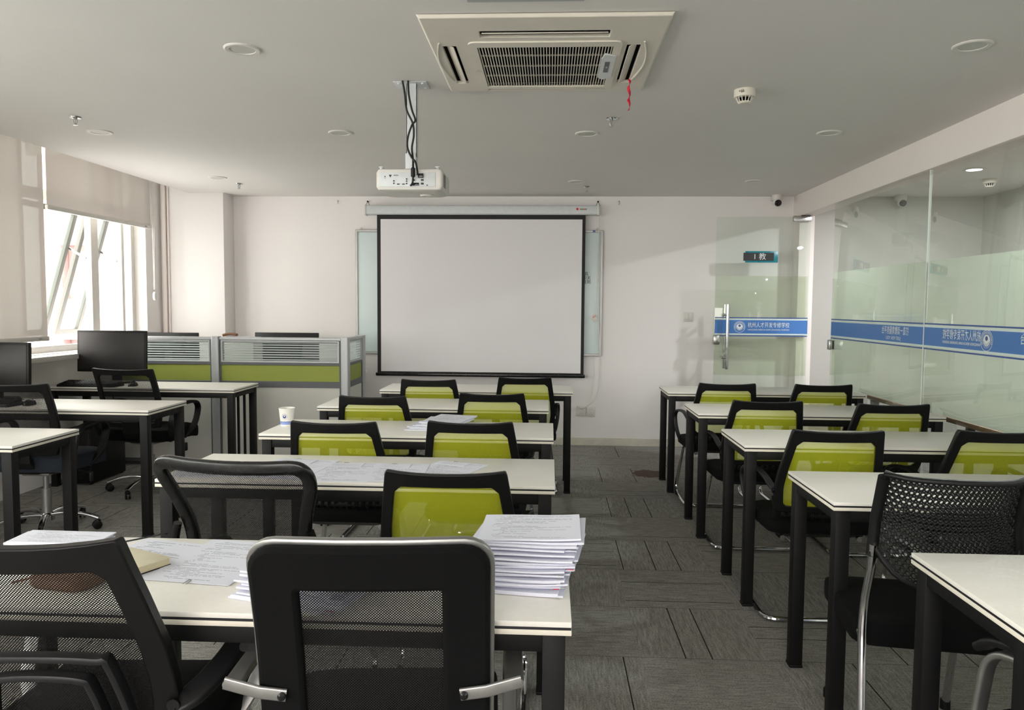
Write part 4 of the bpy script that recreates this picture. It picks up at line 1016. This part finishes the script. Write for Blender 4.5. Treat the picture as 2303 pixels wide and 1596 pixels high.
# padded high back chair with chrome arm brackets
def make_conference(name):
    t = thing(name, '', 'chair')
    hw = [(.42, .205), (.60, .215), (.80, .220), (.94, .222)]
    yt = [(.42, -.155), (.55, -.18), (.70, -.205), (.82, -.235), (.94, -.275)]
    ft = lambda x, z: (x, lerp_tab(yt, z)-.016*(1-(x/.22)**2), z)
    zc, hz = .685, .255
    o1 = [(p[0], zc+p[1]) for p in rrect(.221, hz, .05, 5)]; i1 = []
    win = [(p[0], .68+p[1]) for p in rrect(.132, .17, .006, 5)]
    dens = lambda o, n=4: [((1-j/n)*a[0]+j/n*b[0], (1-j/n)*a[1]+j/n*b[1]) for a, b in zip(o, o[1:]+o[:1]) for j in range(n)]
    bm = B(); ringplate(bm, dens(o1), dens(win), ft, .034); obj('back_pad', bm, 'fabric', t, bevel=.010)
    bm = B(); surf(bm, lambda u, v: Vector(ft(.137*(2*u-1), .505+.35*v))+Vector((0, -.017, 0)), 10, 12, 0, uvfn=lambda u, v: (.274*u, .35*v)); obj('back_mesh', bm, 'black_mesh', t, recalc=False)
    bm = B(); P = [ft(p[0]*1.012, zc+(p[1]-zc)*1.012) for p in dens(o1, 3)]; P = [Vector(p)+Vector((0, .004, 0)) for p in P]
    sweep(bm, P, rrect(.010, .006, .003, 2), True, side=(0, 1, 0)); obj('chrome_rim', bm, 'satin', t)
    obj('seat', seat_bm(.48, .47, .465, .075, .04, .03, .018), 'fabric', t)
    bm = B(); box(bm, 0, .02, .383, .40, .36, .02, .005); obj('seat_board', bm, 'black_plastic', t)
    for s in (-1, 1):
        bm = B(); P = fillet([(s*.268, -.235, .650), (s*.272, .03, .640), (s*.272, .20, .625), (s*.272, .235, .40), (s*.272, .25, .012), (s*.272, -.20, .012)], .06, 6)
        sweep(bm, P, rrect(.019, .008, .007, 3), side=(1, 0, 0)); fr = obj('side_frame', bm, 'satin', t)
        bm = B(); sweep(bm, catmull([(s*.272, -.10, .662), (s*.272, .05, .660), (s*.272, .17, .652), (s*.272, .222, .620)], 5), rrect(.027, .010, .008, 3), side=(1, 0, 0)); obj('arm_pad', bm, 'black_plastic', fr)
        bm = B(); sweep(bm, [(s*.165, -.240, .632), (s*.215, -.243, .640), (s*.282, -.238, .656)], rrect(.0125, .004, .0038, 3), side=(0, 0, 1)); br = obj('back_bracket', bm, 'satin', t)
        bm = B(); lathe(bm, [(.008, 0), (.008, .005), (.004, .008)], 14, (s*.172, -.244, .633), axis=Matrix.Rotation(PI/2, 3, 'X')); obj('bolt', bm, 'gloss_plastic', br)
        bm = B(); box(bm, s*.235, .02, .40, .075, .03, .014, .003); obj('seat_bracket', bm, 'satin', t)
    bm = B(); box(bm, 0, -.19, .012, .54, .038, .014, .005); obj('rear_crossbar', bm, 'satin', t)
    return t
C = make_conference('conference_chair')
C.location = (-.345, 1.625, 0); C.rotation_euler = (0, 0, .075); C['label'] = 'black padded high back chair with mesh window and silver rim, front and centre'
C['group'] = 'conference chairs with silver arms'
dup(C, 'silver armed black chair under the nearest right desk at the bottom right corner', (1.303, 1.576, 0), .30)

# perforated plastic stacking chair
t = thing('perforated_chair', 'black plastic chair with a perforated back and chrome legs at the right', 'chair', (1.153, 2.385, 0), -.14)
def hf(u, v):     # u across, v up
    z = .635+.272*v; x = (.188-.010*v)*(2*u-1)*(1-.33*max(0, (.30-v)/.30)**1.3*0); q = 2*u-1
    zz = z+(.045*(1-abs(q)**3)*-1*(1-v)+.06*abs(q)**4*(1-v)); zz += .010*abs(q)**6*v
    y = -.285+.055*(1-v)+.05*(1-v)**3*0-.035*(1-q*q)+.028*math.sin(PI*v)
    return Vector((x, y, zz))
bm = B(); NU, NV, K = 26, 18, 8
for i in range(NU):
    for j in range(NV):
        off = .5 if j % 2 else 0.0
        u0, u1, v0, v1 = (i+off-.0)/(NU+.5), (i+1+off)/(NU+.5), j/NV, (j+1)/NV
        sq = []; hl = []; cu, cv = (u0+u1)/2, (v0+v1)/2
        for k in range(K):
            a = 2*PI*(k+.5)/K; c, s_ = math.cos(a), math.sin(a); m = max(abs(c), abs(s_))
            sq.append(bm.verts.new(hf(min(1, cu+(u1-u0)/2*c/m), cv+(v1-v0)/2*s_/m))); hl.append(bm.verts.new(hf(cu+(u1-u0)*.31*c, cv+(v1-v0)*.31*s_)))
        for k in range(K): bm.faces.new((sq[k], sq[(k+1) % K], hl[(k+1) % K], hl[k]))
bmesh.ops.remove_doubles(bm, verts=bm.verts[:], dist=.0006)
bk = obj('perforated_back', bm, 'black_plastic', t); so = bk.modifiers.new('shell_thickness', 'SOLIDIFY'); so.thickness = .006; so.offset = 0
bm = B(); E = [hf(i/16, 1) for i in range(17)]+[hf(1, 1-i/10) for i in range(1, 11)]+[hf(1-i/16, 0) for i in range(1, 17)]+[hf(0, i/10) for i in range(1, 10)]
sweep(bm, E, rrect(.012, .0075, .006, 3), True, side=(0, 1, 0)); obj('back_rim', bm, 'black_plastic', t)
for s in (-1, 1):
    bm = B(); tube(bm, [hf(.5+s*.5, .95)+Vector((s*.003, 0, -.0)), hf(.5+s*.5, .35), (s*.192, -.225, .665)], .016, 12); obj('back_socket', bm, 'black_plastic', t)
    bm = B(); tube(bm, fillet([(s*.190, -.232, .70), (s*.192, -.225, .63), (s*.200, -.20, .52), (s*.206, -.21, .44), (s*.215, -.27, .20), (s*.222, -.32, .012)], .1, 5), .0125, 12); obj('leg', bm, 'chrome', t)
    bm = B(); tube(bm, fillet([(s*.203, -.19, .42), (s*.19, .15, .42), (s*.19, .25, .012)], .07, 5), .0125, 12); lg = obj('leg', bm, 'chrome', t)
    bm = B(); lathe(bm, [(.017, 0), (.017, .03), (.013, .034)], 12, (s*.19, .25, .0)); obj('foot_cap', bm, 'black_plastic', lg)
obj('seat', seat_bm(.45, .46, .462, .075, .03, .03), 'fabric', t)
bm = B(); box(bm, 0, .02, .384, .39, .38, .012, .004); obj('seat_board', bm, 'black_plastic', t)

# swivel task chairs on chrome star bases
def make_task(name, label, loc, rz, seat_mat, leg0):
    t = thing(name, label, 'chair', loc, rz, 'black swivel chairs at the window side desks')
    hw = [(.42, .15), (.52, .205), (.62, .224), (.75, .226), (.92, .222)]
    yt = [(.42, -.16), (.55, -.19), (.68, -.21), (.80, -.25), (.92, -.30)]
    fn = net_back(t, hw, yt, .915, .50, .040, .036, .045, .024, 'black_plastic', 'black_mesh', .030)
    bm = B(); sweep(bm, [Vector(fn(0, .54))+Vector((0, -.02, 0)), Vector(fn(0, .46))+Vector((0, -.03, 0)), (0, -.15, .385), (0, .0, .375)], rrect(.06, .012, .005, 2), side=(1, 0, 0)); obj('back_spine', bm, 'black_plastic', t)
    obj('seat', seat_bm(.49, .47, .48, .085, .04, .035), seat_mat, t)
    bm = B(); hull([(.378, rp(.17, .17, .05, 0, .02)), (.40, rp(.235, .22, .06, 0, .04)), (.404, rp(.235, .22, .06, 0, .04))], bm); obj('seat_pan', bm, 'black_plastic', t)
    for s in (-1, 1):
        a = arm_loop(t, s, 'black_plastic', [(.20, -.10, .39), (.265, -.17, .43), (.285, -.20, .53), (.285, -.14, .635), (.285, .02, .655), (.285, .13, .64), (.28, .165, .58), (.27, .12, .47), (.22, .06, .392)], .022, .010)
        bm = B(); lathe(bm, [(.009, 0), (.009, .004)], 12, (s*.297, -.19, .55), axis=Matrix.Rotation(s*PI/2, 3, 'Y')); obj('bolt', bm, 'chrome', a)
    bm = B(); lathe(bm, [(.028, .085), (.028, .26)], 20); lathe(bm, [(.016, .26), (.016, .37)], 16); box(bm, 0, 0, .365, .16, .20, .025, .006); obj('gas_lift', bm, 'satin', t)
    bm = B(); tube(bm, catmull([(.10, .03, .368), (.20, .03, .366), (.25, .02, .345)], 4), .005, 8); box(bm, .262, .02, .325, .016, .03, .06, .006); obj('height_lever', bm, 'black_plastic', t)
    bm = B(); lathe(bm, [(.030, .06), (.042, .065), (.042, .095), (.030, .11)], 20)
    for k in range(5):
        a = leg0+2*PI*k/5; d = Vector((math.cos(a), math.sin(a), 0)); n = Vector((-d.y, d.x, 0))
        sweep(bm, catmull([d*.03+Vector((0, 0, .095)), d*.12+Vector((0, 0, .105)), d*.22+Vector((0, 0, .092)), d*.295+Vector((0, 0, .066))], 4), rrect(.017, .011, .007, 3), side=n)
    st = obj('star_base', bm, 'chrome', t)
    for k in range(5):
        a = leg0+2*PI*k/5; d = Vector((math.cos(a), math.sin(a), 0))
        bm = B()
        for s in (-1, 1): lathe(bm, [(.012, 0), (.025, .002), (.026, .012), (.018, .015)], 16, d*.285+Vector((-math.sin(a+.6), math.cos(a+.6), 0))*.004*s+Vector((0, 0, .026)), axis=Matrix.Rotation(a+.6, 3, 'Z') @ Matrix.Rotation(-s*PI/2, 3, 'X'))
        box(bm, d.x*.288, d.y*.288, .048, .03, .03, .024, .008); tube(bm, [d*.288+Vector((0, 0, .05)), d*.288+Vector((0, 0, .07))], .006, 8); obj('caster', bm, 'black_plastic', st)
    return t
make_task('swivel_chair', 'black mesh swivel chair before the large monitor by the partition', (-2.92, 5.39, 0), -.06, 'fabric', 3.45)
make_task('swivel_chair', 'black mesh swivel chair with worn blue grey seat at the left photo edge', (-3.02, 4.37, 0), .05, 'fabric_blue', .12)

# ---------------------------------------------------------------- papers, books, cup
PM = [paper_mat('exam_print_%d' % i, r, s, .08, d) for i, (r, s, d) in enumerate(((34, 3.0, .55), (40, 11.0, .5), (30, 23.0, .5)))]
def sheet_at(label, x, y, z, w, d, rz, mat, group, th=.0012, curl=0.0, name='exam_sheet'):
    bm = B(); surf(bm, lambda u, v: Vector(((u-.5)*w, (v-.5)*d, th+curl*(u*u*u+.4*v**4))), 8, 8, th*.98, thdir=(0, 0, -1)); o = obj(name, bm, mat); o.location = (x, y, z); o.rotation_euler = (0, 0, rz)
    return tag(o, label, 'paper', group)
ZD = .7503
# fourth row centre desk: a row of exam sets
EX = 'exam sheets laid out on the centre desk'
XS = [(-1.235, 2.775, .27, .27, .10, 'leftmost exam sheet behind the flared black chair'), (-.975, 2.80, .25, .34, -.12, 'exam sheet second from left in the row, clipped at its top'),
      (-.752, 2.765, .23, .32, .02, 'exam sheet in the middle of the row, fully visible between two chairs'), (-.56, 2.765, .21, .30, .04, 'exam sheet second from right in the row'), (-.375, 2.845, .21, .25, -.35, 'rightmost exam sheet in the row, set askew')]
for i, (x, y, w_, d_, a, lab) in enumerate(XS):
    o = sheet_at(lab, x, y, ZD+.0013*(i % 2), w_, d_, a, PM[i % 3], EX, .0012)
    bm = B(); surf(bm, lambda u, v: Vector((-w_*.46+w_*.62*u, d_*.24+d_*.24*v, .0024)), 2, 2, .0008, thdir=(0, 0, -1)); obj('stapled_slip', bm, PM[(i+1) % 3], o)
    bm = B(); tube(bm, [(-w_*.2, d_*.47, .0032), (-w_*.2+.02, d_*.47, .0032)], .0011, 6); obj('staple', bm, 'steel', o)
# third row: fanned bundle
for i in range(7):
    sheet_at(['lowest', 'second', 'third', 'fourth', 'fifth', 'sixth', 'topmost'][i]+' sheet of the fanned bundle beside the green chair, third row', -.60+.013*i+.02*(i % 2), 3.86+.012*i, ZD+.0042*i, .21, .297, -.10-.075*(i % 4), PM[i % 3], 'fanned exam sheets on the third row desk', .0036, .002)
# fifth row: loose sheets
def pile(n, x, y, w_, d_, rz, group, labtop, lab, jit=.01, th=.0035, bend=0.0, z0=ZD, name='exam_booklet', lean=(0, 0), curl=0.0, grp_only=True):
    z = z0
    for i in range(n):
        k = 1+.25*random.random(); tt = th*k; sx = random.uniform(-jit, jit)+lean[0]*i; sy = random.uniform(-jit, jit)+lean[1]*i; a = rz+random.uniform(-1, 1)*jit*4
        sw = w_*random.uniform(.97, 1.02); wav = random.uniform(0, 6.28); cu = curl*random.uniform(.3, 1.0)
        up_ = bend*i/n
        def f(u, v, tt=tt, sw=sw, wav=wav, cu=cu, up_=up_):
            return Vector(((u-.5)*sw, (v-.5)*d_, tt+up_*(1-(2*u-1)**2)*.5+.0006*math.sin(3*u+wav)+cu*max(0, u-.55)**2*2+cu*.5*max(0, .4-v)**2))
        bm = B(); surf(bm, f, 10, 6, tt*.96, thdir=(0, 0, -1)); o = obj(name, bm, PM[i % 3] if i == n-1 else 'paperedge'); o.location = (x+sx, y+sy, z); o.rotation_euler = (0, 0, a)
        tag(o, labtop if i == n-1 else lab, 'paper', group)
        if i % 2 == 0:
            bm = B(); box(bm, -sw/2+.012 if False else sw*.46, -d_/2-.0004, tt*.6, .014, .0012, .0012); obj('staple', bm, 'red' if i in (2, 12) else 'steel', o)
        z += tt+.0004+curl*.02
    return z
pile(4, -1.265, 1.885, .235, .10, .02, 'thin paper pile at the far left of the nearest centre desk', 'top sheet of the thin pile at the far left of the nearest centre desk', 'sheet in the thin pile at the far left of the nearest centre desk', .006, .003)
sheet_at('exam sheet partly under the cream book', -.985, 1.775, ZD, .21, .26, -.22, PM[0], 'loose exam sheets on the nearest centre desk')
sheet_at('large exam sheet with a paper clip lying beside the padded chair', -.790, 1.765, ZD+.0014, .215, .297, -.12, PM[1], 'loose exam sheets on the nearest centre desk')
bm = B(); P = [(-.805, 1.607, .7535), (-.803, 1.632, .7535), (-.797, 1.632, .7535), (-.796, 1.604, .7535)]; tube(bm, fillet(P, .003, 3), .0007, 6); o = obj('paper_clip', bm, 'steel'); tag(o, 'silver paper clip at the bottom edge of the large exam sheet', 'paper clip')
# stacks of stapled booklets
pile(13, -.525, 1.60, .25, .215, -.30, 'booklet stack behind the padded chair', 'top booklet of the stack half hidden behind the padded chair', 'stapled booklet in the stack half hidden behind the padded chair', .016, .0038, .004, lean=(.0035, .002))
zt = pile(24, -.06, 1.70, .225, .20, -.08, 'tall booklet stack at the aisle end', 'printed top booklet of the tall stack at the aisle end of the nearest desk', 'stapled booklet in the tall stack at the aisle end of the nearest desk', .017, .0036, .004, lean=(.0009, .0008), curl=.016)
# cream book with black cover, pouch, pen
bk = thing('cream_book', 'cream book with a black back cover beside the lumbar chair', 'book', (-.985, 1.712, ZD+.0016), -.45)
bm = B(); rng(bm, -.075, .075, -.055, .055, 0, .002, .0005); obj('back_cover', bm, 'black_plastic', bk)
bm = B(); rng(bm, -.073, .073, -.053, .053, .0022, .017); obj('page_block', bm, 'yellowed', bk)
bm = B(); rng(bm, -.075, .075, -.055, .055, .0172, .019, .0005); obj('front_cover', bm, 'cream_cover', bk)
bm = B(); hull([(0, rp(.070, .045, .03)), (.006, rp(.076, .05, .034)), (.022, rp(.072, .046, .03)), (.028, rp(.05, .028, .02))], bm); o = obj('leather_pouch', bm, 'brown', loc=(-1.06, 1.60, ZD)); o.rotation_euler = (0, 0, -.2); tag(o, 'tan leather pouch seen through the lumbar chair mesh', 'pouch')
bm = B(); tube(bm, catmull([(-.07, -.005, .014), (-.09, -.015, .008), (-.115, -.04, .004)], 4), .0025, 6); obj('wrist_cord', bm, 'brown', o)
bm = B(); tube(bm, [(-1.061, 1.75, .789), (-1.011, 1.93, .763)], .0022, 8); tube(bm, [(-1.0667, 1.73, .7919), (-1.061, 1.75, .789)], .0032, 8); lathe(bm, [(.0022, 0), (.0006, .008)], 8, (-1.011, 1.93, .763), axis=Vector((0, 0, 1)).rotation_difference(Vector((.05, .18, -.026))).to_matrix())
o = obj('stylus', bm, 'gloss_plastic'); tag(o, 'thin black stick poking out above the lumbar chair back', 'stick')

cu = thing('paper_cup', 'white paper cup with blue emblem on the third row desk', 'cup', (-1.345, 3.815, ZD))
bm = B(); lathe(bm, [(.028, .004), (.028, 0), (.030, 0), (.0395, .088), (.041, .090), (.041, .092), (.0385, .091), (.029, .006), (.001, .005)], 36, capends=False); obj('cup_wall', bm, 'cup', cu)
bm = B(); lathe(bm, [(.0310, .008), (.0331, .029)], 36, capends=False); obj('printed_band', bm, 'cupblue', cu)
def cup_pt(a, z, off=.0006): r = .030+.0095*z/.088+off; return Vector((r*math.sin(a), -r*math.cos(a), z))
bm = B()
for (r0, r1, k) in ((.0135, .0145, 28), (.0, .009, 20)):
    L = [[bm.verts.new(cup_pt((q*math.cos(2*PI*i/k))/.036, .050+q*math.sin(2*PI*i/k))) for q in (r0, r1)] for i in range(k)]
    for i in range(k): 
        a, b = L[i], L[(i+1) % k]; bm.faces.new((a[0], a[1], b[1], b[0]))
k = 14; V = [bm.verts.new(cup_pt(.0035*math.cos(2*PI*i/k)/.036, .053+.0035*math.sin(2*PI*i/k), .0010)) for i in range(k)]; bm.faces.new(V).material_index = 1
obj('emblem', bm, ['navy', 'cup'], cu, recalc=False)
q = text_bm(SCHOOL, .0062, .0, frame_mtx((0, 0, .022), (1, 0, 0), (0, 0, 1)))
for v in q.verts: v.co = cup_pt(v.co.x/.0335, v.co.z, .0006)
obj('lettering', q, 'navy', cu, recalc=False)
